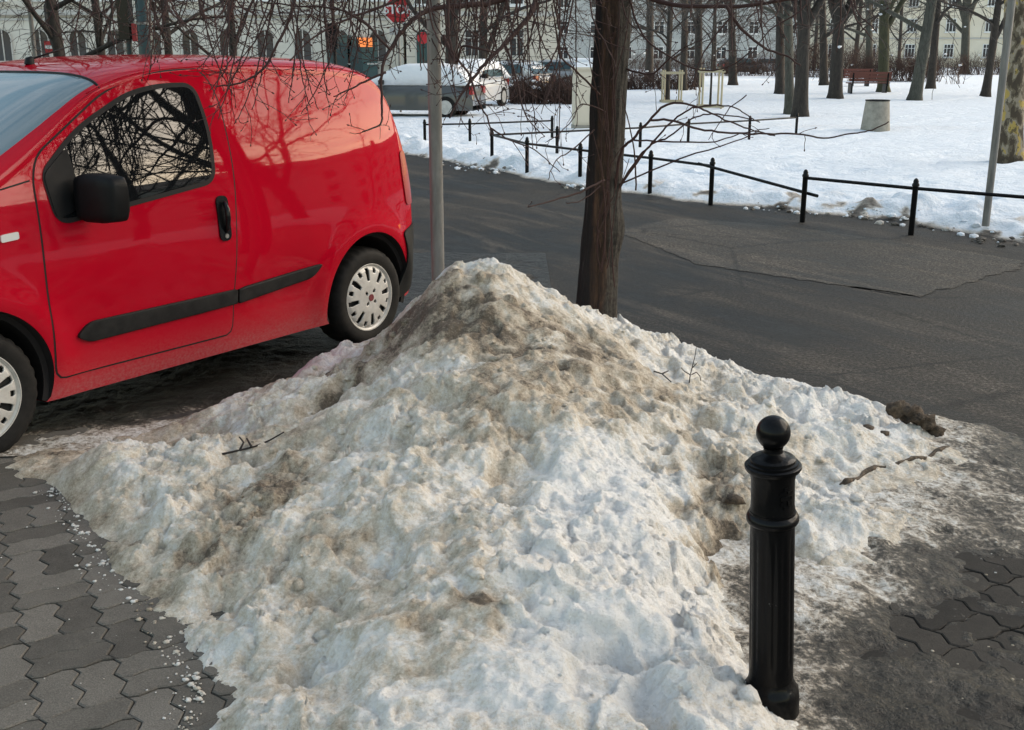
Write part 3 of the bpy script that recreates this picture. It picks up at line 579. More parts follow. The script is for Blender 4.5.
q = [onheap(*s) for s in [(222, 456), (240, 452), (256, 448), (270, 442), (284, 434)]]
stick('fallen_twig', [q, [onheap(240, 452), onheap(244, 447, .02), onheap(240, 444, .03)], [onheap(252, 449), onheap(247, 443, .02)]], .005, 'crooked dark twig lying on the left foot of the snow heap')
stick('dead_twig', [[onheap(654, 373), onheap(662, 378, .02), onheap(671, 384, .01)], [onheap(662, 378, .02), onheap(668, 377, .03)]], .004, 'short dark twig lying across the heap left of the upright twig')

# ================================================================== the red van (local x forward from the rear axle, y left, z up)
ys_c = np.polyfit([.18, .30, .45, .62, .80, .95, 1.05, 1.15, 1.3, 1.45, 1.58, 1.72], [.800, .822, .842, .855, .857, .846, .832, .813, .778, .738, .702, .655], 5)
def ys_side(z): return np.polyval(ys_c, np.clip(z, .18, 1.75))
wfac = spline([-.55, -.45, -.33, -.15, .2, 1.0, 2.0, 2.5, 2.8, 3.0, 3.15, 3.25, 3.32], [.84, .925, .965, .985, .998, 1, 1, .985, .95, .905, .84, .76, .66])
PROF = [(-.49, .30), (-.505, .45), (-.50, .62), (-.48, .80), (-.46, 1.0), (-.425, 1.22), (-.375, 1.42), (-.318, 1.56), (-.24, 1.635), (-.12, 1.675), (.07, 1.700), (.35, 1.712), (.70, 1.722), (1.05, 1.718), (1.35, 1.700), (1.58, 1.660), (1.74, 1.605), (1.95, 1.50), (2.2, 1.365), (2.45, 1.225), (2.66, 1.10), (2.78, 1.045), (2.92, 1.00), (3.06, .935), (3.17, .85), (3.245, .74), (3.285, .60), (3.30, .45), (3.29, .28)]
pa = np.array(PROF); pd = np.concatenate([[0], np.cumsum(np.hypot(*np.diff(pa, axis=0).T))]); PX, PZ = spline(pd, pa[:, 0]), spline(pd, pa[:, 1])
def zt_of_x(x):                                      # roof line height over x, upper branch
    return np.interp(x, pa[3:26, 0], pa[3:26, 1])
def flare(x, z, xc, zc, R0):
    r = np.hypot(x-xc, z-zc); up = sstep(-.25, .1, z-zc)
    return .022*np.exp(-((r-R0-.035)/.075)**2)*up
def side_y(x, z):
    y = ys_side(z)*wfac(x)
    y = y+flare(x, z, 0, .32, .375)+flare(x, z, 2.513, .32, .375)*.9
    y = y-.014*np.exp(-((z-.50)/.16)**2)*sstep(.35, .7, x)*sstep(2.2, 1.9, x)     # hollow along the lower door
    return y
NT_, NS_ = 330, 84
VB = {}
def body_ring(t):
    x, zt = float(PX(t)), float(PZ(t)); zb = .20+.03*sstep(2.9, 3.2, x)+.05*sstep(-.2, -.5, x)
    d = min(.085, .5*(zt-zb)*.7); 
    if x > 1.7: d = min(.085+.05*sstep(1.7, 2.2, x)-.055*sstep(2.6, 2.85, x), .5*(zt-zb)*.7)
    ze = zt-d; ye = float(side_y(np.array(x), np.array(ze)))
    P = []
    nq = 30
    for k in range(nq):                              # roof arc
        a = math.pi/2*(k/nq); cx, cz = math.sin(a)**(2/4.2), math.cos(a)**(2/2.3); P.append((x, ye*cx, ze+d*cz))
    zz = np.linspace(ze, zb, NS_-nq-8)
    for z in zz: P.append((x, float(side_y(np.array(x), np.array(z))), z))
    yb = P[-1][1]
    for k in range(1, 9): f = k/8; P.append((x, yb*(1-f), zb-.015*min(1, f*4)))
    return P
ts = np.linspace(0, pd[-1], NT_); RG = np.array([body_ring(t) for t in ts])   # (NT,NS,3) left half
full = np.concatenate([RG, RG[:, -2:0:-1]*np.array([1, -1, 1])], 1)
VANP = (-1.549, 7.027, 0.0); VANR = .9697+math.pi
van = empty('van', VANP, VANR, 'red delivery van with solid side panels parked beyond the snow heap', 'van')
ARCH = [(0.0, .325, .375), (2.513, .325, .368)]
def cut_arch(V, Fc):
    V = np.array(V); keep = np.ones(len(Fc), bool); r_in = np.zeros(len(V), bool)
    for (xc, zc, r) in ARCH:
        rr = np.hypot(V[:, 0]-xc, V[:, 2]-zc); ins = (rr < r) & (np.abs(V[:, 1]) > .38)
        keep &= ~np.array([all(ins[i] for i in f) for f in Fc])
        sel = ins & (rr > 1e-4); k = r/np.maximum(rr, 1e-4); side = sel & (V[:, 2] > .215)
        V[side, 0] = xc+(V[side, 0]-xc)*k[side]; V[side, 2] = zc+(V[side, 2]-zc)*k[side]
        m = side; V[m, 1] = np.sign(V[m, 1])*side_y(V[m, 0], V[m, 2])
    return V, [f for f, k in zip(Fc, keep) if k]
nr = full.shape[1]; idx = np.arange(NT_*nr).reshape(NT_, nr)
Fb = [(idx[i, j], idx[i+1, j], idx[i+1, (j+1) % nr], idx[i, (j+1) % nr]) for i in range(NT_-1) for j in range(nr)]
# faces strictly inside the wheel arches go; the border snaps to the arch circle
Vb, Fb = cut_arch(full.reshape(-1, 3), Fb)
Fb += [tuple(idx[0])[::-1], tuple(idx[-1])]
body = mesh_obj('body', Vb, [f[::-1] for f in Fb], M['red'], van, True, 40)
def outline(pts, n=10, closed=True):                 # rounded corners: (x, z, radius)
    out = []; m = len(pts)
    for i in range(m):
        p0, p, p1 = np.array(pts[i-1][:2]), np.array(pts[i][:2]), np.array(pts[(i+1) % m][:2]); r = pts[i][2]
        a = (p0-p)/np.linalg.norm(p0-p); b = (p1-p)/np.linalg.norm(p1-p); r = min(r, .48*np.linalg.norm(p0-p), .48*np.linalg.norm(p1-p))
        for k in range(n+1):
            f = k/n; q = (1-f)**2*(p+a*r)+2*f*(1-f)*p+f*f*(p+b*r); out.append(q)
    return np.array(out)
def resample(pl, step):
    q = np.vstack([pl, pl[:1]]); d = np.concatenate([[0], np.cumsum(np.hypot(*np.diff(q, axis=0).T))]); n = max(12, int(d[-1]/step)); s = np.linspace(0, d[-1], n+1)[:-1]
    return np.stack([np.interp(s, d, q[:, 0]), np.interp(s, d, q[:, 1])], 1)
def patch(name, pl, off, mat, parent, side=1, rows=60, cols=36, lip=.006, dome=0.0, yfun=None):
    yf = yfun or side_y
    z0, z1 = pl[:, 1].min(), pl[:, 1].max(); q = np.vstack([pl, pl[:1]]); V = []; Fc = []
    f = .5-.5*np.cos(np.linspace(0, math.pi, rows)); zs = z0+(z1-z0)*(.0006+.9988*f)
    for z in zs:
        xsn = []
        for a, b in zip(q[:-1], q[1:]):
            if (a[1]-z)*(b[1]-z) <= 0 and a[1] != b[1]: xsn.append(a[0]+(z-a[1])/(b[1]-a[1])*(b[0]-a[0]))
        x0, x1 = min(xsn), max(xsn)
        for c in range(cols):
            u = c/(cols-1); x = x0+(x1-x0)*u; e = (4*u*(1-u))*(4*((z-z0)/(z1-z0))*(1-(z-z0)/(z1-z0)))
            V.append((x, side*(float(yf(np.array(x), np.array(z)))+off+dome*max(e, 0)**.4), z))
    for i in range(rows-1):
        for c in range(cols-1):
            a = i*cols+c; fc = (a, a+1, a+cols+1, a+cols); Fc.append(fc if side < 0 else fc[::-1])
    nb = len(V); ring = [c for c in range(cols)]+[i*cols+cols-1 for i in range(1, rows)]+[(rows-1)*cols+c for c in range(cols-2, -1, -1)]+[i*cols for i in range(rows-2, 0, -1)]
    for r in ring: V.append(V[r])
    for r in ring: p = V[r]; V.append((p[0], p[1]-side*(off+lip), p[2]))
    n = len(ring)
    for k in range(n):
        fc = (nb+k, nb+(k+1) % n, nb+n+(k+1) % n, nb+n+k); Fc.append(fc[::-1] if side < 0 else fc)
    return mesh_obj(name, V, Fc, mat, parent, True, 50)
def strip(name, pl, width, off, mat, parent, side=1, closed=True, yfun=None):
    yf = yfun or side_y; V = []; Fc = []; n = len(pl)
    for i in range(n):
        a, b = (pl[i-1], pl[(i+1) % n]) if closed else (pl[max(i-1, 0)], pl[min(i+1, n-1)])
        t = np.array(b)-np.array(a); t = t/(np.linalg.norm(t)+1e-9); nn = np.array((-t[1], t[0]))*width/2
        for s in (-1, 1):
            x, z = pl[i]+nn*s; V.append((x, side*(float(yf(np.array(x), np.array(z)))+off), z))
    for i in range(n if closed else n-1):
        j = (i+1) % n; Fc.append((2*i, 2*j, 2*j+1, 2*i+1))
    return mesh_obj(name, V, Fc, mat, parent, True)
DOOR = [(2.135, .30, .05), (2.15, .70, .2), (2.12, 1.20, .3), (2.075, 1.30, .12), (1.62, 1.578, .35), (1.30, 1.645, .25), (1.04, 1.652, .10), (.985, 1.50, .2), (.995, 1.15, .3), (1.04, .85, .3), (1.085, .295, .05)]
WIN = [(2.045, 1.0, .07), (2.07, 1.22, .05), (1.86, 1.395, .15), (1.53, 1.545, .25), (1.33, 1.578, .2), (1.125, 1.577, .07), (1.10, 1.35, .2), (1.135, 1.105, .07)]
GLASS = [(2.035, 1.015, .06), (2.055, 1.215, .05), (1.86, 1.378, .15), (1.53, 1.527, .25), (1.33, 1.560, .2), (1.14, 1.558, .06), (1.118, 1.35, .2), (1.15, 1.122, .06)]
for side in (1, -1):
    dpl = resample(outline(DOOR), .03)
    strip('door_gap', dpl, .0115, .0008, M['seam'], body, side)
    cen = dpl.mean(0); dq = cen+(dpl-cen)*.9952
    door = patch('door', dq, .0022, M['red'], van, side, 110, 60, .003)
    wpl = resample(outline(WIN), .02); strip('window_seal', resample(outline([(x, z, r) for x, z, r in WIN]), .015),   .022, .0062, M['seam'], door, side)
    patch('window', resample(outline(WIN), .012), .0052, M['glass'], door, side, 90, 40, .004)
    # black corner piece and mirror
    patch('mirror_base', resample(outline([(2.05, 1.02, .03), (2.07, 1.215, .03), (1.925, 1.325, .02), (1.905, 1.06, .03)]), .02), .010, M['plastic'], door, side, 24, 16, .004)
    ymir = .83
    mb = MB(); Vm = []
    prof = [(0, .10, .06), (.02, .165, .105), (.06, .185, .118), (.15, .180, .118), (.215, .165, .108), (.235, .12, .075)]
    nn = 28
    for (dy, hx, hz) in prof:
        for i in range(nn):
            a = 2*math.pi*i/nn; c_, s_n = math.cos(a), math.sin(a); e = .42
            Vm.append((1.915+.46*hx*math.copysign(abs(c_)**e, c_)*(.7 if c_ > 0 else .62)-.045*dy/.235, side*(ymir+.01+dy), 1.105+.92*hz*math.copysign(abs(s_n)**e, s_n)))
    Fm = [(k*nn+i, k*nn+(i+1) % nn, (k+1)*nn+(i+1) % nn, (k+1)*nn+i) for k in range(5) for i in range(nn)]+[tuple(range(nn))[::-1], tuple(5*nn+i for i in range(nn))]
    if side > 0: Fm = [f[::-1] for f in Fm]
    mesh_obj('mirror', Vm, Fm, M['plastic'], door, True, 50)
    hp = resample(outline([(1.155, .80, .035), (1.152, 1.03, .035), (1.075, 1.03, .035), (1.080, .80, .035)]), .008)
    hd = patch('handle', hp, .010, M['gloss_black'], door, side, 40, 16, .010)
    hi = [(-.017, .86), (-.022, .98)]; mb = MB()
    mb.tube([(1.113, side*(.853+o_), z_) for o_, z_ in ((.006, .845), (.026, .875), (.032, .92), (.030, .965), (.008, 1.0))], [.011, .013, .014, .013, .010], 10); mb.build('handle_grip', M['gloss_black'], hd, True)
    mb = MB(); yk = side_y(np.array(1.113), np.array(.825))+.010; mb.tube([(1.113, side*(yk-.003), .825), (1.113, side*(yk+.004), .825)], .012, 14); mb.build('lock', M['zinc'], hd, True, 40)
    mp = resample(outline([(2.02, .478, .02), (1.955, .438, .03), (1.056, .455, .008), (1.054, .535, .008), (1.95, .535, .06)]), .012); patch('side_molding', mp, .018, M['molding'], door, side, 22, 60, .004, .006)
    mp = resample(outline([(1.044, .455, .008), (.505, .505, .05), (.43, .578, .02), (1.042, .535, .008)]), .012); patch('side_molding', mp, .018, M['molding'], van, side, 22, 40, .004, .006)
    # rear bumper corner, rear lamp, indicator
    patch('rear_bumper_corner', resample(outline([(-.25, .22, .02), (-.370, .47, .15), (-.31, .66, .02), (-.495, .70, .02), (-.50, .30, .03)]), .015), .012, M['molding'], van, side, 40, 24, .012)
    patch('rear_lamp', resample(outline([(-.375, .82, .03), (-.355, 1.0, .1), (-.365, 1.15, .03), (-.425, 1.15, .02), (-.475, .82, .02)]), .015), .008, M['lamp_red'], van, side, 40, 12, .008)
    ip = patch('turn_indicator', resample(outline([(2.325, .952, .008), (2.322, .984, .008), (2.24, .990, .008), (2.242, .958, .008)]), .004), .008, M['lamp_clear'], van, side, 14, 14, .004)
    patch('headlight', resample(outline([(2.70, .80, .05), (2.78, .97, .08), (3.02, .90, .06), (3.14, .76, .05), (3.12, .68, .05), (2.92, .70, .08)]), .012), .006, M['lamp_clear'], van, side, 40, 30, .006)
    patch('front_bumper_corner', resample(outline([(2.90, .24, .02), (2.90, .42, .05), (3.20, .47, .03), (3.23, .26, .02)]), .012), .012, M['molding'], van, side, 30, 24, .010)
    strip('wing_gap', np.array([(2.135, 1.195), (2.30, 1.165), (2.50, 1.115), (2.70, 1.02)]), .007, .0012, M['seam'], body, side, False)
    # wheel wells
    for (xc, zc, r) in ARCH:
        mb = MB(); V = []; n = 40; Fw = []
        for k, (yy, rr) in enumerate(((side_y(np.array(xc), np.array(.7))+.004, r-.001), (.80, r-.006), (.795, r-.03), (.42, r-.03), (.42, .01))):
            for i in range(n+1):
                a = -.35+(math.pi+.7)*i/n; X_, Z_ = xc+rr*math.cos(a), zc+rr*math.sin(a)
                y_ = yy
                if k == 0: y_ = float(side_y(np.array(X_), np.array(max(Z_, .2))))-.001
                V.append((X_, side*y_, Z_))
        Fw = [(k*(n+1)+i, k*(n+1)+i+1, (k+1)*(n+1)+i+1, (k+1)*(n+1)+i) for k in range(4) for i in range(n)]
        mesh_obj('wheel_well', V, Fw, M['seam'], van, True, 40)
# windscreen, roof seams, rear door, grille, underside
i0, i1 = [int(np.argmin(np.abs(np.where(ts > pd[10], PX(ts), -9)-x))) for x in (1.665, 2.74)]
V = []; Fc = []; jm = 28; allc = list(range(-jm, jm+1))
for i in range(i0, i1+1):
    for j in allc:
        p = RG[i, abs(j)].copy(); p[1] *= np.sign(j) if j else 0
        f = (i-i0)/(i1-i0); jj = jm*1.0
        V.append((p[0]+.0022, p[1]*.985, p[2]+.0045))
m = len(allc); n_ = i1-i0+1
Fc = [(a*m+b, (a+1)*m+b, (a+1)*m+b+1, a*m+b+1) for a in range(n_-1) for b in range(m-1)]
ws = mesh_obj('windscreen', V, Fc, M['windscreen'], van, True)
bord = [0*m+b for b in range(m)]+[a*m+m-1 for a in range(1, n_)]+[(n_-1)*m+b for b in range(m-2, -1, -1)]+[a*m for a in range(n_-2, 0, -1)]
mb = MB(); loop = [V[k] for k in bord]+[V[bord[0]]]; mb.tube(loop, .0075, 6, False); mb.build('windscreen_seal', M['plastic'], ws, True)
mb = MB()
for s in (1, -1):
    pts = [];
    for t in np.linspace(pd[8], pd[16], 60):
        r = body_ring(t); pts.append((r[24][0], s*r[24][1], r[24][2]+.0006))
    mb.tube(pts, .0045, 5)
mb.build('roof_rail', M['red'], van, True)
mb = MB(); mb.tube([(1.52, -.06, 1.672), (1.515, -.06, 1.695), (1.50, -.06, 1.705)], [.026, .024, .012], 14); an = mb.build('antenna_base', M['plastic'], van, True, 50)
mb = MB(); mb.tube([(1.505, -.06, 1.70), (1.38, -.06, 1.735), (1.18, -.06, 1.79)], [.0055, .004, .0025], 6); mb.build('antenna_rod', M['plastic'], an, True)
mb = MB(); mb.box((-.495, 0, .50), (.05, 1.30, .30)); mb.build('rear_bumper', M['molding'], van)
mb = MB(); mb.box((3.27, 0, .40), (.10, 1.16, .18)); mb.build('front_bumper', M['molding'], van)
mb = MB()
for k in range(4): mb.box((3.262, 0, .60+k*.035), (.04, .74, .014))
mb.build('grille', M['plastic'], van)
mb = MB(); mb.box((1.25, 0, .215), (3.0, 1.2, .10)); mb.box((1.25, .72, .235), (1.55, .16, .06)); mb.box((1.25, -.72, .235), (1.55, .16, .06)); mb.build('underbody', M['seam'], van)
# wheels
def make_wheel():
    root = empty('wheel', (0, 0, 0)); N = 96; prof = [(.200, .085), (.225, .092), (.255, .095), (.278, .088), (.292, .072), (.300, .05), (.302, -.02), (.300, -.09), (.292, -.115), (.27, -.13), (.20, -.125)]
    V = []; Fc = []
    for k, (r, y) in enumerate(prof):
        for i in range(N):
            a = 2*math.pi*i/N; rr = r
            if abs(y) <= .115 and r > .29: rr = r-(.007 if i % 3 == 0 and abs(y) > .01 else 0)
            if k in (1, 2): y_ = y+(.0012 if (i//2) % 5 == 0 else 0)
            else: y_ = y
            V.append((rr*math.cos(a), y_, rr*math.sin(a)))
    for k in range(len(prof)-1):
        for i in range(N): Fc.append((k*N+i, (k+1)*N+i, (k+1)*N+(i+1) % N, k*N+(i+1) % N))
    mesh_obj('tyre', V, Fc, M['tyre'], root, True, 60)
    Nr, Na = 26, 288; rs = np.concatenate([[0], np.linspace(.012, .205, Nr)]); V = []
    zf = lambda r: .082+.016*(1-(r/.205)**2)-(.010*sstep(.17, .19, r)*sstep(.205, .19, r))+.006*sstep(.19, .2, r)
    for r in rs:
        for i in range(Na): a = 2*math.pi*i/Na; V.append((r*math.cos(a), float(zf(r)), r*math.sin(a)))
    V = np.array(V); Fc = []
    def hole(r, a):
        k = a/(2*math.pi)*16; kk = round(k); da = (k-kk)*2*math.pi/16*r
        if kk % 2 == 0:
            hw = .0125+.004*(r-.11)/.06
            return .108 < r < .178 and abs(da) < hw
        return .148 < r < .180 and abs(da) < .0135
    for k in range(Nr):
        for i in range(Na):
            rm = (rs[k]+rs[k+1])/2; am = 2*math.pi*(i+.5)/Na
            bolt = any(math.hypot(rm*math.cos(am)-.046*math.cos(q), rm*math.sin(am)-.046*math.sin(q)) < .0115 for q in (math.pi/4, 3*math.pi/4, 5*math.pi/4, 7*math.pi/4))
            if hole(rm, am) or bolt: continue
            Fc.append((k*Na+i, (k+1)*Na+i, (k+1)*Na+(i+1) % Na, k*Na+(i+1) % Na))
    hc = mesh_obj('hubcap', V, Fc, M['hubcap'], root, True, 50); so_ = hc.modifiers.new('thickness', 'SOLIDIFY'); so_.thickness = .010; so_.offset = 1
    mb = MB(); mb.tube([(0, -.06, 0), (0, .062, 0)], .204, 48); mb.build('rim', M['hub_dark'], root)
    mb = MB(); zc_ = float(zf(0)); mb.tube([(0, zc_-.004, 0), (0, zc_+.0035, 0)], .021, 28); em = mb.build('emblem', M['emblem_red'], root, True, 40)
    return root
wh = make_wheel(); first = True
for xw in (0.0, 2.513):
    for side in (1, -1):
        ww = wh if first else copy_tree(wh); first = False; ww.parent = van; ww.location = (xw, side*.742, .300); ww.rotation_euler = (0, xw*.4+.1, 0 if side > 0 else math.pi)

# ================================================================== bollard, poles, fences, bin
b0 = G(771, 716, WALK); bol = empty('bollard', (b0[0], b0[1], WALK-.02), 0, 'black cast iron bollard with a ball top at the edge of the snow heap', 'bollard'); bol.rotation_euler = (R(1.0), R(-3.4), 0); bol.scale = (.91, .91, .935)
def fl(a, z): return .0035*max(0, math.cos(a*16))**.6 if .20 < z < .60 else 0
mb = MB(); mb.lathe([(.080, 0), (.081, .10), (.079, .118), (.072, .128), (.066, .140), (.0635, .150)], 16); mb.build('base', M['iron'], bol, True, 30)
mb = MB(); zz = [.15, .17, .185, .20, .215]+list(np.linspace(.23, .58, 12))+[.60, .615, .622]; mb.lathe([(.0625-.002*(z-.15)/.47, z) for z in zz], 128, flute=lambda a, z: .0022*max(0, math.sin(a*14))**.5 if .205 < z < .59 else 0); sh = mb.build('shaft', M['iron'], bol, True, 40)
mb = MB(); mb.lathe([(.0615, .622), (.068, .625), (.0715, .632), (.0715, .640), (.068, .648), (.0625, .652), (.0625, .658)], 48); mb.build('ring', M['iron'], bol, True, 40)
mb = MB(); mb.lathe([(.0605, .656), (.0605, .668), (.0590, .675), (.0590, .748), (.0608, .757), (.0615, .77)], 48); nk = mb.build('neck', M['iron'], bol, True, 40)
mb = MB(); rg = random.Random(2)                      # cast relief crest on the neck, facing the street corner
for (u, v, du, dv) in [(-.010, .727, .020, .006), (.012, .727, .018, .006), (0, .712, .034, .010), (-.012, .699, .012, .010), (.010, .698, .014, .012), (0, .686, .018, .008), (-.002, .738, .012, .008)]:
    a = -1.15+u/.059; mb.box((.0595*math.cos(a), .0595*math.sin(a), v), (.004, du, dv), a)
mb.build('crest', M['iron'], nk)
mb = MB(); mb.lathe([(.0615, .77), (.072, .774), (.0760, .781), (.0760, .788), (.071, .791), (.068, .7915), (.068, .797), (.061, .799), (.0605, .806), (.056, .810), (.046, .814), (.034, .818), (.027, .824), (.025, .832), (.027, .838)], 56); mb.build('cap', M['iron'], bol, True, 35)
mb = MB(); n = 28; mb.lathe([(max(.0012, .0455*math.sin(math.pi*k/n)), .878-.0455*math.cos(math.pi*k/n)) for k in range(n+1)], 48); mb.build('ball', M['iron'], bol, True)

def pole_at(px, py, Y, r, name, mat, h, label, cat, z0=0.0, lean=0):
    p = at(px, py, Y); e = empty(name, (p[0], Y, z0), 0, label, cat); mb = MB(); mb.tube([(0, 0, 0), (lean*h, 0, h)], r, 24); mb.build('pole', mat, e, True, 60); return e
e = pole_at(438, 270, 5.92, .0355, 'sign_pole', M['zinc'], 3.4, 'bare galvanised steel pole rising behind the snow heap beside the red van', 'pole')
mb = MB(); mb.lathe([(.039, 0), (.039, .012), (.030, .022), (.005, .027)], 20, (0, 0, 3.39)); mb.build('pole_cap', M['plastic'], e, True, 40)
g = G(986, 221, PARK); e = empty('sign_pole', (g[0], g[1], PARK-.05), 0, 'grey steel pole with the back of a sign beside the plane tree', 'pole')
mb = MB(); mb.tube([(0, 0, 0), (0, 0, 3.2)], .036, 20); mb.build('pole', M['zinc'], e, True, 60)
mb = MB(); mb.box((.0, -.048, 2.62), (.62, .012, .62)); sg = mb.build('sign_plate', M['zinc'], e); mb = MB(); mb.box((0, -.038, 2.45), (.10, .02, .05)); mb.build('clamp', M['zinc'], sg)

def fence(name, posts, label, rails, pr=.028, rr=.017, zt=.43):
    e = empty(name, (*posts[0], 0), 0, label, 'fence'); o = np.array(posts[0])
    for (x, y) in posts:
        mb = MB(); mb.lathe([(pr, -.1), (pr, zt-.05), (pr*1.25, zt-.048), (pr*1.25, zt-.03), (pr*.9, zt-.015), (pr*.95, zt), (pr*.6, zt+.022), (.004, zt+.03)], 14, (x-o[0], y-o[1], PARK-.02)); mb.build('post', M['iron'], e, True, 50)
    for (a, b) in rails:
        mb = MB(); mb.tube([np.array(a)-np.array((*o, 0)), np.array(b)-np.array((*o, 0))], rr, 10); mb.build('rail', M['iron'], e, True, 60)
fpx = [(492, 156), (527, 167), (580, 175), (650, 185), (711, 195), (803, 211), (912, 223)]
FA = [tuple(G(*p, PARK)[:2]) for p in fpx]; FA += [(FA[-1][0]+(FA[-1][0]-FA[-2][0])*k*1.0+.1*k*k, FA[-1][1]+(FA[-1][1]-FA[-2][1])*k) for k in (1, 2)]
zr = PARK+.34
Rr = [((*FA[i], zr), (*FA[i+1], zr)) for i in range(4)]
q = at(812, 192, FA[5][1]-.05); Rr.append(((FA[4][0]-.15, FA[4][1]+.1, zr+.02), (q[0]+.05, q[1]-.04, zr-.17)))
Rr += [((*FA[5], zr+.01), (*FA[6], zr)), ((*FA[6], zr), (*FA[7], zr)), ((*FA[7], zr), (*FA[8], zr))]
fence('rail_fence', FA, 'low black rail fence along the road kerb with one rail hanging loose', Rr)
FBp = [(491, 153), (557, 152), (640, 147), (688, 142), (749, 138), (796, 134)]
FB = [tuple(G(*p, PARK)[:2]) for p in FBp]
fence('rail_fence', FB[1:], 'low black rail fence running into the park towards the concrete bin', [((*FA[0], zr), (*FB[1], zr))]+[((*FB[i], zr), (*FB[i+1], zr)) for i in range(1, 5)])
FC = [tuple(G(*p, PARK)[:2]) for p in [(552, 138), (470, 142), (425, 143)]]
fence('rail_fence', FC, 'short low black rail fence on the left of the park path', [((*FC[i], zr), (*FC[i+1], zr)) for i in range(2)])

g = G(875, 131, PARK); e = empty('litter_bin', (g[0], g[1], PARK-.03), 0, 'tapered grey concrete litter bin standing in the park snow', 'bin'); e.scale = (.84, .84, .88)
mb = MB(); mb.lathe([(.375, 0), (.365, .1), (.30, .74), (.295, .76), (.26, .76), (.255, .60)], 40); mb.build('bin_body', M['concrete'], e, True, 30)
mb = MB(); mb.lathe([(.31, .765), (.31, .79), (.255, .792), (.25, .70)], 40); mb.build('rim', M['plastic'], e, True, 30)

g = G(584, 129, PARK); e = empty('utility_cabinet', (g[0]+.15, g[1]+.2, PARK-.03), .12, 'beige utility cabinet capped with snow behind the street tree', 'cabinet')
mb = MB(); mb.box((0, 0, .06), (.80, .40, .12)); mb.build('plinth', M['concrete'], e)
mb = MB(); mb.box((0, 0, .72), (.78, .38, 1.20)); cb = mb.build('housing', M['cabinet'], e)
for s in (-1, 1):
    mb = MB(); mb.box((s*.185, -.196, .72), (.355, .016, 1.10)); d_ = mb.build('door', M['cabinet'], e); mb = MB(); mb.box((s*.03, -.21, .75), (.018, .02, .12)); mb.build('handle', M['plastic'], d_)
mb = MB(); mb.box((0, 0, 1.345), (.84, .44, .05)); mb.build('lid', M['cabinet'], e)
mb = MB(); mb.box((0, 0, 1.42), (.84, .44, .10), 0, .86); mb.build('snow_cap', M['cleansnow'], e, True, 60)

def stake_frame(px0, px1, pyb, pyt, label):
    a = G(px0, pyb, PARK); b = G(px1, pyb, PARK); wd = b[0]-a[0]; hgt = (at(px0, pyt, a[1])[2]-PARK); e = empty('stake_frame', (a[0], a[1], PARK-.05), 0, label, 'tree guard', 'wooden frames round young trees')
    for (x, y) in ((0, 0), (wd, 0), (wd, wd), (0, wd)):
        mb = MB(); mb.tube([(x, y, -.1), (x, y, hgt+.05)], .032, 10); mb.build('stake', M['wood_stake'], e, True, 60)
    for z in (hgt-.05, .10):
        for (c, d) in (((wd/2, -.045, z), (wd+.15, .025, .075)), ((wd/2, wd+.045, z), (wd+.15, .025, .075)), ((-.045, wd/2, z-.01), (.025, wd+.05, .07)), ((wd+.045, wd/2, z-.01), (.025, wd+.05, .07))):
            mb = MB(); mb.box(c, d); mb.build('crossbar', M['wood_stake'], e)
    return a[0]+wd/2, a[1]+wd/2
SF = [stake_frame(664, 681, 103, 70, 'square pale wooden frame round a dark trunk, just right of the street tree'), stake_frame(702, 721, 108, 68, 'taller pale wooden frame round a thin sapling, nearer the bin')]

def bench(px, py, rz, label):
    g = G(px, py, PARK); e = empty('park_bench', (g[0], g[1], PARK-.02), rz, label, 'bench', 'red park benches')
    for k in range(3): mb = MB(); mb.box((0, -.17+k*.16, .45), (1.8, .13, .045)); mb.build('seat_board', M['bench_wood'], e)
    for k in range(3): mb = MB(); mb.box((0, .27+k*.03, .58+k*.14), (1.8, .04, .115)); mb.build('back_board', M['bench_wood'], e)
    for s in (-.75, .75):
        mb = MB(); mb.box((s, 0, .21), (.07, .48, .42)); mb.box((s, .33, .60), (.06, .045, .55)); mb.build('bench_leg', M['iron'], e)
bench(867, 93, math.pi, 'red wooden park bench nearest the concrete bin'); bench(853, 86, math.pi+.1, 'red wooden park bench half hidden behind the nearer bench')

# ================================================================== trees
def rot_to(d, spread, az, rg):
    d = d.normalized(); u = d.orthogonal().normalized(); w_ = d.cross(u); s = u*math.cos(az)+w_*math.sin(az); return (d*math.cos(spread)+s*math.sin(spread)).normalized()
def grow(mb, p, d, length, r, lvl, rg, droop=0.0, wander=.16, sides=(8, 6, 4, 3, 3), nchild=(6, 5, 5, 4), rmin=.003, seg=None, up=0.0, start=.25):
    n = seg or max(4, int(6-lvl)); pts = [Vector(p)]; rad = [r]; dirs = [d.normalized()]; d = d.normalized()
    for k in range(n):
        d = (d+Vector((rg.gauss(0, wander), rg.gauss(0, wander), rg.gauss(0, wander)-droop+up))).normalized(); pts.append(pts[-1]+d*(length/n)); rad.append(max(rmin, r*(1-.72*(k+1)/n))); dirs.append(d)
    mb[min(lvl, len(mb)-1)].tube(pts, rad, sides[min(lvl, 4)], lvl == 0)
    if lvl < len(nchild):
        nc = nchild[lvl]; az = rg.uniform(0, 6.28)
        for c in range(nc):
            f = start+(1-start)*(c+rg.uniform(.2, .8))/nc; k = min(n-1, int(f*n)); q = pts[k].lerp(pts[k+1], f*n-k); az += 2.4+rg.uniform(-.4, .4)
            grow(mb, q, rot_to(dirs[k], rg.uniform(.5, .95), az, rg), length*rg.uniform(.42, .68)*(1.15-.45*f), max(rmin, rad[k]*rg.uniform(.42, .6)), lvl+1, rg, droop*1.25, wander*1.1, sides, nchild, rmin, None, up, .2)
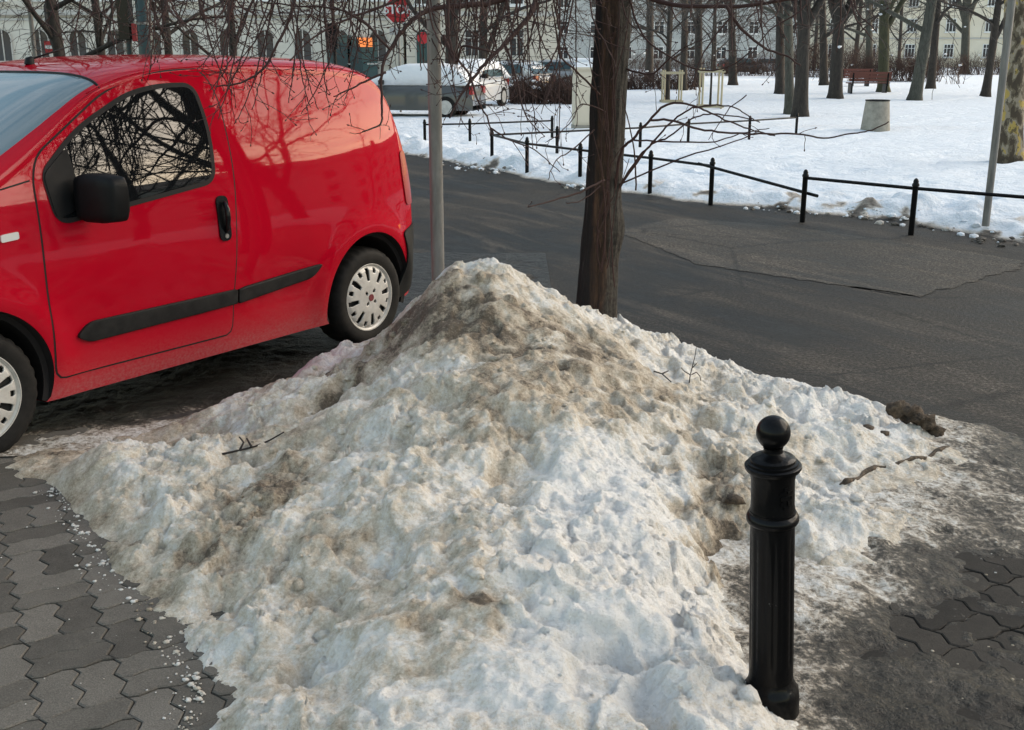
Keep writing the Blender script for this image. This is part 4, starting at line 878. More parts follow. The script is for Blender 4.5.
def trunk_mesh(h, r, lean, rg, n=16, flare=1.5, wob=.02, top=.55):
    pts = []; rad = []
    m = 22
    for k in range(m+1):
        f = k/m; pts.append((lean[0]*f*h+wob*math.sin(f*7+rg.random()*.3)*h*.1, lean[1]*f*h, f*h-.15)); rad.append(r*(1-(1-top)*f)*(1+(flare-1)*math.exp(-f*h/.28)))
    ph = [rg.uniform(0, 6.28) for _ in range(4)]
    mb = MB(); mb.tube(pts, rad, n, True, lambda k, a: 1+.06*math.sin(3*a+ph[0]+k*.1)+.035*math.sin(7*a+ph[1]+k*.33)+.03*math.sin(k*.9+ph[2]+2*a)); return mb, pts, rad
def tree(name, loc, h, r, label, bark, twig, lean=(0, 0), seed=1, fork=None, forkh=.45, nb=7, blen=4.5, nchild=(5, 5, 4), snow=0, group=None, rmin=.006, bstart=.35, droop=.02, cat='tree'):
    rg = random.Random(seed); e = empty(name, (loc[0], loc[1], loc[2]), 0, label, cat, group)
    mb, pts, rad = trunk_mesh(h, r, lean, rg); mb.build('trunk', M[bark], e, True)
    limbs = MB(); tw = MB()
    if fork:
        for (dx, dy, fr) in fork:
            k = int(forkh*22); grow([limbs, limbs, tw, tw], Vector(pts[k]), Vector((dx, dy, 1)), h*.9, r*fr, 0, rg, 0, .06, nchild=(nb,)+nchild[1:], rmin=rmin, seg=9, start=.12)
    az = rg.uniform(0, 6.28)
    for b in range(nb):
        f = bstart+(1-bstart)*(b+rg.random()*.7)/nb; k = int(f*21); az += 2.4+rg.uniform(-.5, .5); el_ = rg.uniform(.35, .95)
        grow([limbs, limbs, tw, tw], Vector(pts[k]), Vector((math.cos(az)*math.cos(el_), math.sin(az)*math.cos(el_), math.sin(el_))), blen*rg.uniform(.7, 1.2)*(1.2-.5*f), rad[k]*.5, 1, rg, droop, .13, nchild=(nb,)+nchild, rmin=rmin)
    grow([limbs, limbs, tw, tw], Vector(pts[-1]), Vector((lean[0], lean[1], 1)), h*.5, rad[-1], 1, rg, 0, .1, nchild=(nb,)+nchild, rmin=rmin)
    limbs.build('limbs', M[bark], e, True)
    tw.build('twigs', M[twig], e)
    if snow:
        sb = MB()
        for _ in range(snow):
            k = rg.randrange(6, 16); a = rg.uniform(3.4, 6.0); clod(pts[k][0]+rad[k]*.95*math.cos(a), pts[k][1]+rad[k]*.95*math.sin(a), pts[k][2], r*rg.uniform(.25, .5), .6, sb)
        sb.build('snow_patches', M['cleansnow'], e, True)
    return e
TP = []   # px, py base, width px, top lean px at y=0, kind, forks, label
def ptree(px, py, wpx, ptop, label, bark, twig='twig_grey', h=7.5, name='park_tree', **kw):
    g = G(px, py, PARK); dep = g[1]*math.cos(TH)+(H-PARK)*math.sin(TH); r = wpx/2/F*dep*.93
    zt = at(px, 0, g[1])[2]; q = at(ptop, 0, g[1]); lean = ((q[0]-g[0])/max(1.0, zt-PARK)*.9, 0)
    return tree(name, (g[0], g[1], PARK), h, r, label, bark, twig, lean, **kw)
grp = 'bare trees in the snowy park'
ptree(780, 94, 10, 779, 'dark park tree left of the double trunk above the fence end', 'bark_dark', seed=11, group=grp, nb=8, blen=5)
ptree(790, 113, 10, 787, 'slim greyish trunk of the double tree above the end of the inner fence', 'bark_grey', seed=12, group=grp, nb=6, blen=4)
ptree(800, 116, 15, 805, 'thick dark trunk of the double tree above the end of the inner fence', 'bark_dark', 'twig_dark', seed=13, group=grp, fork=[(-.45, .1, .55), (.42, -.1, .6)], forkh=.32, nb=8, blen=5, snow=3)
ptree(835, 98, 14, 840, 'broad forked dark tree left of the red benches', 'bark_dark', 'twig_dark', seed=14, group=grp, fork=[(-.35, 0, .6), (.40, .1, .6), (.05, -.2, .5)], forkh=.38, nb=8, blen=5.5, snow=4)
ptree(824, 85, 9, 822, 'narrow dark tree half hidden behind the broad forked tree', 'bark_dark', seed=15, group=grp, nb=6, blen=5)
ptree(869, 81, 8, 868, 'slender grey tree directly behind the red benches', 'bark_grey', seed=16, group=grp, fork=[(-.3, 0, .6), (.3, 0, .6)], forkh=.5, nb=6, blen=5, snow=3, h=9)
ptree(883, 92, 12, 884, 'mossy green tree with a long right fork beside the nearer bench', 'bark_green', seed=17, group=grp, fork=[(.42, 0, .55)], forkh=.36, nb=6, blen=5, snow=3, h=8.5)
ptree(914, 100, 13, 933, 'greyish tree leaning right in front of a straighter dark trunk', 'bark_grey', seed=18, group=grp, nb=6, blen=4.5, snow=1, h=8)
ptree(930, 89, 9, 938, 'straighter dark tree just behind the leaning grey one', 'bark_dark', seed=19, group=grp, nb=6, blen=4.5, h=8.5, snow=1)
ptree(964, 74, 9, 966, 'distant grey tree with a wide crown before the cream building', 'bark_grey', seed=20, group=grp, fork=[(-.4, 0, .6), (.35, 0, .6), (.02, 0, .6)], forkh=.30, nb=7, blen=7, snow=3, h=15, bstart=.25)
ptree(985, 96, 9, 999, 'dark tree leaning right with snow in its fork, left of the grey pole', 'bark_dark', 'twig_dark', seed=21, group=grp, fork=[(.45, 0, .6)], forkh=.3, nb=5, blen=4, snow=2, h=8)
ptree(1008, 161, 26, 1016, 'plane tree with mottled yellow and brown bark at the right edge', 'bark_plane', seed=22, name='plane_tree', group=grp, nb=5, blen=3.5, h=6.5, bstart=.6)
ptree(733, 85, 9, 731, 'dark tree right of the two wooden frames', 'bark_dark', seed=23, group=grp, nb=7, blen=5, h=8, snow=1)
ptree(698, 87, 9, 699, 'dark tree just left behind the right wooden frame', 'bark_dark', seed=24, group=grp, nb=7, blen=5, h=8)
ptree(683, 90, 8, 685, 'dark tree just right behind the left wooden frame', 'bark_dark', seed=25, group=grp, nb=7, blen=5, h=8)
ptree(649, 82, 9, 650, 'far dark tree right of the street tree trunk', 'bark_dark', seed=26, group=grp, nb=7, blen=6, h=10)
ptree(450, 114, 16, 452, 'thick dark tree right of the bare pole beyond the road', 'bark_dark', 'twig_dark', seed=28, group=grp, nb=9, blen=4.5, h=7, bstart=.28)
ptree(481, 98, 10, 484, 'dark tree beside the white parked cars', 'bark_dark', 'twig_dark', seed=29, group=grp, nb=8, blen=5, h=8, fork=[(.4, 0, .6)], forkh=.2)
for k, (x, px, py) in enumerate(((0, 672, 100), (1, 711, 106))):
    if k == 0: tree('young_tree', (SF[0][0]-.1, SF[0][1]+.5, PARK), 4.5, .10, 'dark young trunk standing inside the left wooden frame', 'bark_dark', 'twig_grey', seed=61, nb=6, blen=2, bstart=.5)
    else: tree('young_tree', (SF[1][0], SF[1][1], PARK), 3.8, .035, 'thin sapling tied inside the right wooden frame', 'bark_dark', 'twig_grey', seed=62, nb=6, blen=1.4, bstart=.5, rmin=.004)
# trees behind the van, left
def vtree(px, Y, wpx, label, seed, rmin=.0042, **kw):
    p = at(px, 50, Y); dep = Y*math.cos(TH)+H*math.sin(TH); return tree('street_tree', (p[0], Y, 0), kw.pop('h', 6.5), wpx/2/F*dep, label, 'bark_dark', 'twig_dark', kw.pop('lean', (0, 0)), seed, group='bare trees beyond the van', rmin=rmin, **kw)
vtree(62, 21, 13, 'bare tree behind the front of the van roof', 31, nb=11, blen=4.2, nchild=(6, 5, 5), bstart=.22, droop=.05, lean=(-.04, 0))
vtree(100, 24, 9, 'thinner bare tree behind the van roof, left of the green mast', 32, nb=10, blen=4.2, nchild=(6, 5, 4), bstart=.22, droop=.05)
vtree(233, 26, 8, 'slim bare tree behind the middle of the van roof', 33, nb=10, blen=4.2, nchild=(6, 5, 4), bstart=.25, droop=.05)
vtree(168, 30, 9, 'bare tree just right of the green mast', 35, nb=9, blen=5, nchild=(5, 5, 4), bstart=.2, droop=.05)
vtree(-40, 19, 14, 'bare tree beyond the van bonnet', 34, nb=9, blen=4.4, nchild=(6, 5, 4), bstart=.25, droop=.05)

# ---- the street tree standing in the heap, with drooping branches
tl = at(592, 312, 6.05); e = LT = empty('street_tree', (tl[0], tl[1], .05), 0, 'dark street tree growing out of the snow heap with twigs drooping over the van', 'tree')
rg = random.Random(77); o3 = np.array((tl[0], tl[1], .05)); n = 56; V = []; Fc = []; HT = 5.2; m = 150
top2 = at(612, 0, 6.05); lx_ = (top2[0]-tl[0])/(top2[2]-tl[2])*.95
aa = 2*np.pi*np.arange(n)/n; rows = []
for k in range(m+1):
    z = HT*k/m; f = z/HT; r = .091*(1-.22*f)*(1+.45*math.exp(-z/.38))
    rr = r*(1+.05*np.sin(2*aa+.6+.3*f)+.055*np.sin(5*aa+1+.9*f)+.03*np.sin(9*aa+2.1*f))
    tt = aa*8; rr = rr+.015*fbm(aa*9+0*aa, np.full(n, z*2.2), 3, 201)+.006*fbm(aa*22, np.full(n, z*4), 3, 202)
    rr = rr+.022*math.exp(-((z-.85)/.10)**2)*np.clip(np.cos(aa+.2), 0, 1)
    rr[-1] = (rr[-2]+rr[0])/2
    rows.append(np.stack([lx_*z+.008*math.sin(z*2)+rr*np.cos(aa), rr*np.sin(aa), np.full(n, z-.1)], 1))
V = np.concatenate(rows); Fc = [(k*n+i, k*n+(i+1) % n, (k+1)*n+(i+1) % n, (k+1)*n+i) for k in range(m) for i in range(n)]+[tuple(m*n+i for i in range(n))]
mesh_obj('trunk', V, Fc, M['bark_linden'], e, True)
LB, TW = MB(), MB()
def off(p): return tuple(np.array(p)-o3)
def twigs(pts, rg, dens=9.0, ln=(.05, .22), r=.0022, depth=1, flat=.0):
    d = 0
    for a, b in zip(pts[:-1], pts[1:]):
        a, b = Vector(a), Vector(b); L_ = (b-a).length; k = L_*dens; cnt = int(k)+(rg.random() < k-int(k)); dr = (b-a).normalized() if L_ > 0 else Vector((0, 0, -1))
        for _ in range(cnt):
            q = a.lerp(b, rg.random()); dd = rot_to(dr, rg.uniform(.5, 1.2), rg.uniform(0, 6.28), rg); l = rg.uniform(*ln); pp = [q]
            for s in range(3):
                dd = (dd+Vector((rg.gauss(0, .25), rg.gauss(0, .25), rg.gauss(0, .25)+.02))).normalized(); pp.append(pp[-1]+dd*l/3)
            TW.tube(pp, [r, r*.85, r*.7, r*.75], 3, False)
            if rg.random() < .8: bd = pp[-1]; TW.tube([bd, bd+dd*.007, bd+dd*.013], [r*.8, r*1.9, r*.5], 4)
            if depth > 0 and l > .09: twigs(pp, rg, dens*.9, (ln[0]*.5, ln[1]*.45), r*.8, depth-1)
def smooth(pts, n=5):
    pts = [Vector(p) for p in pts]; out = []
    for i in range(len(pts)-1):
        p0, p1, p2, p3 = pts[max(i-1, 0)], pts[i], pts[i+1], pts[min(i+2, len(pts)-1)]
        for k in range(n):
            t = k/n; out.append(.5*((2*p1)+(p2-p0)*t+(2*p0-5*p1+4*p2-p3)*t*t+(3*p1-p0-3*p2+p3)*t**3))
    return out+[pts[-1]]
LIMBS = []
def limb(pts, r0, r1):
    P_ = smooth([off(p) for p in pts], 8); k = len(P_); LB.tube(P_, [r0+(r1-r0)*i/(k-1) for i in range(k)], 9); LIMBS.extend(P_)
def trk(z): return (tl[0]+lx_*(z-.05), tl[1], z)
limb([trk(2.35), (-.1, 6.2, 2.75), (-1.0, 6.5, 3.05), (-2.0, 6.8, 3.2), (-3.1, 7.2, 3.25)], .045, .014)
limb([trk(2.55), (.1, 5.7, 2.85), (-.5, 5.3, 3.0), (-1.2, 5.1, 3.1), (-2.0, 5.0, 3.1)], .038, .012)
limb([trk(2.45), (.9, 5.95, 2.8), (1.5, 5.8, 3.0), (2.3, 5.6, 3.15)], .036, .012)
limb([trk(2.85), (-.4, 6.8, 3.2), (-1.6, 7.9, 3.45), (-2.8, 8.9, 3.6), (-4.0, 9.6, 3.65)], .042, .012)
limb([trk(2.65), (.75, 5.6, 3.0), (1.0, 5.2, 3.2)], .03, .012)
def branch(px, Y0, Y1, r0, r1, dens=8, ln=(.05, .22), tw=True, rt=.0022):
    if Y0 >= 5.55: Y0 += .3; Y1 += .15
    n = len(px); W_ = [Vector(off(at(a, b, Y0+(Y1-Y0)*i/(n-1)))) for i, (a, b) in enumerate(px)]
    if px[0][1] <= -6:
        q = min(LIMBS, key=lambda l: (l-W_[0]).length+.3*abs(l.z-W_[0].z-.5)); W_ = [q, q.lerp(W_[0], .5)+Vector((0, 0, .06))]+W_
    P_ = smooth(W_); k = len(P_)
    P_ = [p+Vector((rg.gauss(0, .0016), rg.gauss(0, .0016), rg.gauss(0, .0016))) for p in P_]
    LB.tube(P_, [r0+(r1-r0)*i/(k-1) for i in range(k)], 7)
    if tw: twigs(P_, rg, dens, ln, rt)
    return P_
branch([(612, -150), (580, -60), (545, -20), (536, 0), (531, 13), (515, 33), (503, 46), (488, 61), (472, 80), (458, 100), (450, 118)], 5.7, 5.2, .022, .004, 9)
branch([(600, -110), (560, -30), (500, 0), (468, 5), (433, 9), (413, 20), (397, 38), (386, 57), (381, 74), (382, 107), (380, 124), (362, 132)], 5.7, 4.9, .020, .003, 10)
branch([(320, -90), (305, -30), (295, 0), (288, 23), (278, 43), (262, 70), (240, 83), (215, 87)], 5.0, 4.8, .011, .003, 12)
branch([(443, 36), (452, 55), (458, 61), (463, 46), (494, 53)], 5.2, 5.0, .009, .004, 12)
branch([(386, 72), (372, 78), (352, 88), (334, 97)], 4.95, 4.9, .006, .0025, 14)
branch([(390, 50), (360, 20), (330, 8), (295, 6), (262, 2)], 5.0, 5.0, .006, .003, 14)
branch([(540, -90), (470, -40), (420, -10), (372, 10), (340, 22), (310, 40), (290, 60)], 5.3, 4.8, .010, .003, 12)
branch([(460, -60), (450, -10), (448, 20), (452, 50), (470, 76), (476, 96), (488, 120), (491, 134)], 5.1, 4.9, .009, .003, 12)
branch([(505, 44), (514, 70), (520, 96), (527, 118), (545, 137)], 5.4, 5.2, .006, .002, 10)
branch([(491, 128), (510, 140), (535, 150), (560, 172)], 4.9, 4.8, .004, .0018, 8)
branch([(560, -40), (556, 10), (560, 40), (548, 66), (536, 90)], 5.4, 5.2, .006, .002, 12)
branch([(604, 180), (580, 192), (555, 200), (528, 207)], 5.62, 5.3, .007, .003, 3)
branch([(600, 186), (582, 200), (566, 203)], 5.62, 5.5, .004, .002, 3)
branch([(600, 95), (575, 70), (560, 55), (556, 30), (552, 5)], 5.62, 5.3, .006, .003, 8)
branch([(594, 130), (572, 150), (556, 160), (548, 180)], 5.62, 5.3, .004, .002, 6)
branch([(606, 112), (582, 104), (572, 120), (555, 138)], 5.62, 5.4, .004, .002, 8)
# right
branch([(625, -20), (655, 0), (690, 6), (740, 6), (775, 2), (830, -8)], 5.75, 5.3, .016, .007, 8, (.06, .25))
branch([(726, 6), (741, 28), (763, 47), (789, 57), (800, 66)], 5.45, 5.3, .009, .003, 7)
branch([(628, -10), (640, 30), (662, 52), (700, 70), (730, 66), (752, 50)], 5.75, 5.4, .007, .003, 9)
branch([(624, 68), (650, 74), (668, 60), (684, 48), (706, 38)], 5.75, 5.5, .006, .002, 9)
branch([(735, 12), (712, 40), (700, 62), (690, 90)], 5.4, 5.4, .005, .002, 9)
branch([(806, -6), (770, 30), (745, 62), (728, 84)], 5.3, 5.3, .005, .002, 9)
# water sprouts low on the trunk arching right
branch([(612, 205), (621, 153), (633, 139), (649, 121), (664, 106), (681, 103), (697, 107), (715, 115), (740, 126), (760, 132), (775, 136)], 5.72, 5.0, .0085, .0025, 3, (.04, .14))
branch([(617, 190), (638, 158), (649, 147), (666, 127), (685, 112), (699, 107), (728, 106), (742, 112), (755, 120)], 5.72, 5.1, .0065, .0025, 3, (.04, .14))
branch([(620, 188), (648, 148), (669, 137), (692, 119), (712, 114), (743, 118), (760, 122)], 5.72, 5.3, .0055, .0025, 3, (.04, .14))
branch([(650, 120), (674, 121), (699, 129), (731, 133), (760, 134), (795, 134), (823, 138), (850, 134), (868, 131), (889, 122)], 5.4, 4.9, .006, .0025, 3, (.04, .12))
branch([(634, 140), (674, 142), (715, 141), (740, 134), (770, 128)], 5.55, 5.2, .005, .002, 3, (.04, .12))
branch([(616, 186), (679, 159), (715, 148), (746, 137), (760, 130)], 5.72, 5.4, .005, .002, 3, (.04, .12))
branch([(636, 190), (634, 150), (628, 120), (622, 95)], 5.7, 5.7, .005, .002, 6, (.04, .12))
branch([(746, 96), (730, 108), (716, 128), (708, 140)], 5.3, 5.3, .003, .0015, 5, (.04, .1))
# sprouts clinging to the trunk
for k in range(16):
    x0 = rg.uniform(592, 616); y0 = rg.uniform(120, 290); x1 = x0+rg.uniform(-16, 18)-(y0-300)*0; hgt = rg.uniform(70, 180); q = [(x0, y0), (x0+rg.uniform(-5, 5), y0-hgt*.35), (x0*.5+x1*.5+rg.uniform(-7, 7), y0-hgt*.7), (x1, y0-hgt)]
    branch(q, 5.625, 5.56, .0038, .0016, 3, (.03, .12), rt=.0016)
# random hanging sprays along the top of the view
for k in range(72):
    x0 = rg.choice([rg.uniform(120, 600), rg.uniform(150, 560), rg.uniform(330, 560), rg.uniform(620, 860)]); y1 = rg.uniform(18, 75) if x0 < 600 else rg.uniform(15, 60); dx = rg.uniform(-40, 40); Yd = rg.uniform(4.7, 6.2)
    branch([(x0-dx*.6, -60), (x0-dx*.2, -15), (x0, y1*.4), (x0+dx*.3, y1*.75), (x0+dx*.5, y1)], Yd, Yd-.1, .0065, .0022, 9, (.05, .24))
for k in range(34):
    x0 = rg.uniform(-20, 345); y1 = rg.uniform(15, 62); dx = rg.uniform(-55, 55); Yd = rg.uniform(6.5, 10)
    branch([(x0-dx*.7, -70), (x0-dx*.3, -15), (x0, y1*.4), (x0+dx*.3, y1*.75), (x0+dx*.5, y1)], Yd-.3, Yd-.2, .008, .003, 7, (.08, .40), rt=.003)
for k in range(22):
    x0 = rg.uniform(430, 580); y1 = rg.uniform(70, 140); dx = rg.uniform(-35, 35); Yd = rg.uniform(5.0, 5.9)
    branch([(x0-dx*.6, -40), (x0-dx*.3, 5), (x0, y1*.45), (x0+dx*.4, y1*.78), (x0+dx*.7, y1)], Yd, Yd-.1, .006, .0018, 10, (.05, .22), rt=.002)
for k in range(16):
    x0 = rg.uniform(200, 385); y1 = rg.uniform(62, 125); dx = rg.uniform(-60, 60); Yd = rg.uniform(4.7, 5.4)
    branch([(x0-dx*.8, -40), (x0-dx*.4, -5), (x0, y1*.5), (x0+dx*.3, y1*.8), (x0+dx*.6, y1)], Yd, Yd-.1, .0055, .0018, 11, (.05, .24), rt=.002)
# the crown above the view
for k in range(5):
    a = k*2.4; z = 2.7+k*.26; grow([LB, LB, TW, TW], Vector((lx_*z, 0, z)), Vector((math.cos(a), math.sin(a), .55)), 2.0, .022, 1, rg, .05, .14, nchild=(4, 3, 3, 3), rmin=.003)
LB.build('branches', M['twig'], e, True); TW.build('twigs', M['twig'], e)

# ================================================================== buildings beyond the road and the park
def mesh_of(mb, name, mat): o = mb.build(name, mat); return o
def window_proto(w_, h_, arched, frame, glass, bars=1):
    mb = MB(); t = .09
    if arched:
        out = [(-w_/2, 0), (w_/2, 0), (w_/2, h_-w_/2)]+[(w_/2*math.cos(a), h_-w_/2+w_/2*math.sin(a)) for a in np.linspace(.15, math.pi-.15, 11)]+[(-w_/2, h_-w_/2)]
    else: out = [(-w_/2, 0), (w_/2, 0), (w_/2, h_), (-w_/2, h_)]
    c = np.mean(out, 0); inn = [(c[0]+(x-c[0])*(1-2*t/w_), c[1]+(z-c[1])*(1-2*t/h_)) for x, z in out]; n = len(out)
    P = [(x, -.10, z) for x, z in out]+[(x, -.10, z) for x, z in inn]+[(x, .03, z) for x, z in inn]+[(x, .03, z) for x, z in out]
    mb.add(P, [(i, (i+1) % n, n+(i+1) % n, n+i) for i in range(n)]+[(n+i, n+(i+1) % n, 2*n+(i+1) % n, 2*n+i) for i in range(n)]+[(3*n+i, 3*n+(i+1) % n, (i+1) % n, i) for i in range(n)])
    for k in range(bars): mb.box((-w_/2+w_*(k+1)/(bars+1), -.055, h_*.5), (.07, .06, h_*.95))
    if not arched: mb.box((0, -.05, h_*.68), (w_*.95, .05, .06))
    mb.box((0, -.14, -.06), (w_+.24, .28, .11))
    f = mb.build('window', frame); g = MB(); g.add([(x, -.02, z) for x, z in inn], [tuple(range(n))]); g = g.build('pane', glass, f); return f
def building(name, p0, p1, depth, h, wallmat, label, rows, roof='roof_tin', cornice=(), cat='building', base=0):
    p0 = np.array(p0, float); p1 = np.array(p1, float); d = p1-p0; L_ = np.linalg.norm(d); rz = math.atan2(d[1], d[0])
    e = empty(name, (p0[0], p0[1], base), rz, label, cat)
    mb = MB(); mb.box((L_/2, depth/2, h/2-.2), (L_, depth, h+.4)); wl = mb.build('wall', M[wallmat], e)
    mb = MB(); o_ = .5; P = [(-o_, -o_, h), (L_+o_, -o_, h), (L_+o_, depth+o_, h), (-o_, depth+o_, h), (2.5, depth/2, h+3), (L_-2.5, depth/2, h+3)]; mb.add(P, [(0, 1, 5, 4), (1, 2, 5), (2, 3, 4, 5), (3, 0, 4), (3, 2, 1, 0)]); rf = mb.build('roof', M[roof], e)
    mb = MB(); mb.box((L_*.3, depth*.4, h+2.4), (1.2, .8, 2.4)); mb.build('chimney', M[wallmat], rf)
    for (z, t, o_) in cornice:
        mb = MB(); mb.box((L_/2, -o_/2+.01, z), (L_+.02*o_, o_, t)); mb.build('cornice', M['trim'], e)
    for (z, w_, h_, x0, x1, step, arch, fm, gm, bars) in rows:
        pr = window_proto(w_, h_, arch, M[fm], M[gm], bars); first = True
        x = x0
        while x <= x1:
            q = pr if first else copy_tree(pr); first = False; q.parent = e; q.location = (x, -.012, z); x += step
    return e
YB = 78.0
def bx(px): return at(px, 50, YB)[0]
xA, xB_, xC = bx(-130), bx(408), bx(557)
LA, LBd = xB_-xA-.3, xC-xB_
building('stucco_building', (xA, YB), (xB_-.3, YB), 14, 16, 'stucco_grey', 'grey stucco building with a row of dark arched ground floor windows beyond the van', [(1.2, 1.25, 2.2, 1.5, LA-1, 2.55, True, 'trim', 'window_dark', 1), (5.3, 1.2, 2.0, 1.5, LA-1, 2.55, False, 'white_paint', 'window_dark', 1), (9.2, 1.2, 2.0, 1.5, LA-1, 2.55, False, 'white_paint', 'window_dark', 1), (12.8, 1.2, 1.8, 1.5, LA-1, 2.55, False, 'white_paint', 'window_dark', 1)], cornice=((4.5, .35, .45), (4.05, .15, .2), (8.4, .25, .3), (15.7, .5, .7)))
building('rusticated_building', (xB_, YB-1.2), (xC, YB-1.2), 15, 17, 'stucco_beige', 'beige building with horizontal grooves in its walls, right of the grey stucco one', [(1.0, 1.0, 2.4, 1.1, 1.2, 3, True, 'trim', 'window_teal', 0), (1.6, 1.0, 1.8, 4.4, LBd-.8, 3.0, False, 'trim', 'window_dark', 1), (4.9, 1.0, 1.9, 1.1, LBd-.8, 3.15, False, 'white_paint', 'window_dark', 1), (8.6, 1.0, 1.9, 1.1, LBd-.8, 3.15, False, 'white_paint', 'window_dark', 1), (12.4, 1.0, 1.8, 1.1, LBd-.8, 3.15, False, 'white_paint', 'window_dark', 1)], cornice=((4.35, .3, .35), (16.6, .5, .7)))
# doorway with lit sign on the grey building
p = at(363, 55, YB); e = empty('shop_doorway', (p[0], YB-.02, 0), 0, 'dark green doorway with a lit orange sign in the grey building', 'doorway')
mb = MB(); mb.box((0, -.12, 1.4), (2.0, .24, 2.8)); mb.build('surround', M['window_teal'], e); mb = MB(); mb.box((-.45, -.26, 1.2), (.8, .04, 2.2)); mb.build('door', M['mast_green'], e)
mb = MB(); mb.box((.2, -.30, 2.55), (1.0, .10, .60)); mb.build('lit_sign', M['lit'], e)
p = at(340, 55, YB); e = empty('shop_doorway', (p[0], YB-.02, 0), 0, 'dark teal doorway left of the lit orange sign', 'doorway')
mb = MB(); mb.box((0, -.12, 1.5), (1.7, .24, 3.0)); mb.build('surround', M['window_teal'], e); mb = MB(); mb.box((0, -.26, 1.3), (1.1, .04, 2.4)); mb.build('door', M['mast_green'], e)
def bxx(px, Y): return at(px, 50, Y)[0]
YR = 158
x0, x1 = bxx(818, YR), bxx(1150, YR); LR = x1-x0
building('cream_building', (x0, YR), (x1, YR-6), 14, 17, 'stucco_cream', 'long cream building behind the park trees on the right', [(1.4, 1.35, 1.75, 2, LR-2, 5.1, False, 'white_paint', 'window_dark', 2), (4.7, 1.35, 1.75, 2, LR-2, 5.1, False, 'white_paint', 'window_dark', 2), (8.0, 1.35, 1.75, 2, LR-2, 5.1, False, 'white_paint', 'window_dark', 2), (11.3, 1.35, 1.75, 2, LR-2, 5.1, False, 'white_paint', 'window_dark', 2), (14.3, 1.2, 1.3, 2, LR-2, 5.1, False, 'white_paint', 'window_dark', 2)], cornice=((3.9, .2, .15), (16.7, .5, .6)))
x0, x1 = bxx(548, 150), bxx(805, 150); L2 = x1-x0
building('blue_grey_building', (x0, 150), (x1, 152), 14, 13, 'stucco_blue', 'blue grey building far behind the middle of the park', [(1.2, 1.4, 1.6, 2, L2-2, 4.2, False, 'white_paint', 'window_dark', 1), (4.4, 1.4, 1.6, 2, L2-2, 4.2, False, 'white_paint', 'window_dark', 1), (7.6, 1.4, 1.6, 2, L2-2, 4.2, False, 'white_paint', 'window_dark', 1)], cornice=((12.7, .4, .5),))
# mirrored in the van: the far side of the street to the right
building('stucco_building', (62, 60), (66, -30), 14, 12.5, 'stucco_grey', 'grey building beyond the street to the right, outside the photo', [(1.4, 1.4, 1.8, 3, 86, 4.5, False, 'trim', 'window_dark', 1), (4.9, 1.4, 1.8, 3, 86, 4.5, False, 'trim', 'window_dark', 1), (8.6, 1.4, 1.8, 3, 86, 4.5, False, 'trim', 'window_dark', 1)])
for k, (x, y, h, r, ln, fk) in enumerate([(13.5, 8.6, 8, .18, -.12, 1), (23, 6, 9, .2, .06, 1), (38, 3, 9, .2, 0, 0), (40, 20, 9, .2, .05, 0)]):
    tree('street_tree', (x, y, PARK-.05), h, r, ['bare leaning tree across the road, out of view to the right', 'bare straight tree across the road, out of view to the right'][k in (2, 3)], 'bark_dark', 'twig_dark', (ln*.3, ln), 300+k, fork=[(.1, .45, .6), (-.1, -.4, .6)] if fk else None, forkh=.32, nb=8, blen=3.8, nchild=(5, 5, 3), group='bare trees across the road', rmin=.008)

# ---- mast and signs beyond the van
def mast(px, Y, r, h, name, mat, label, cat, **k):
    p = at(px, 50, Y); e = empty(name, (p[0], Y, 0), 0, label, cat); mb = MB(); mb.lathe([(r*1.0, -.1), (r*1.0, 1.55)], 24); mb.build('foot', M['white_paint'] if k.get('band') else M[mat], e, True, 60)
    mb = MB(); mb.lathe([(r*.97, 1.55), (r*.97, 2.2), (r*.93, 2.21), (r*.86, h)], 28); mb.build('pole', M[mat], e, True, 60); return e, p
e, p = mast(147, 17.5, .125, 6.5, 'lamp_mast', 'mast_green', 'thick dark green mast with a pale foot behind the van roof', 'mast', band=True)
mb = MB(); mb.lathe([(.128, 2.16), (.128, 2.20)], 24); mb.build('clamp_band', M['zinc'], e, True, 50)
e = empty('traffic_signal', (p[0]-.30, 17.6, 0), 0, 'dark traffic signal on a thin post touching the green mast', 'signal')
mb = MB(); mb.lathe([(.045, -.1), (.045, 3.6)], 14); mb.build('post', M['mast_green'], e, True, 60); mb = MB(); mb.box((-.02, 0, 2.35), (.17, .24, .80)); sgn = mb.build('housing', M['gloss_black'], e)
mb = MB(); mb.box((.115, -.02, 2.05), (.06, .12, .26)); mb.build('lens', M['sign_red'], sgn)
p = at(334, 37, 40); e = empty('traffic_signal', (p[0], 40, 0), 0, 'small dark traffic signal on a thin pole in front of the grey building', 'signal')
mb = MB(); mb.lathe([(.06, -.1), (.06, 5.0)], 12); mb.build('post', M['plastic'], e, True, 60); mb = MB(); mb.box((-.05, -.12, 2.35), (.40, .25, .85)); hs = mb.build('housing', M['plastic'], e)
for k in range(3): mb = MB(); mb.tube([(-.05, -.24, 2.08+k*.27), (-.05, -.34, 2.08+k*.27)], .10, 14); mb.build('visor', M['gloss_black'], hs)
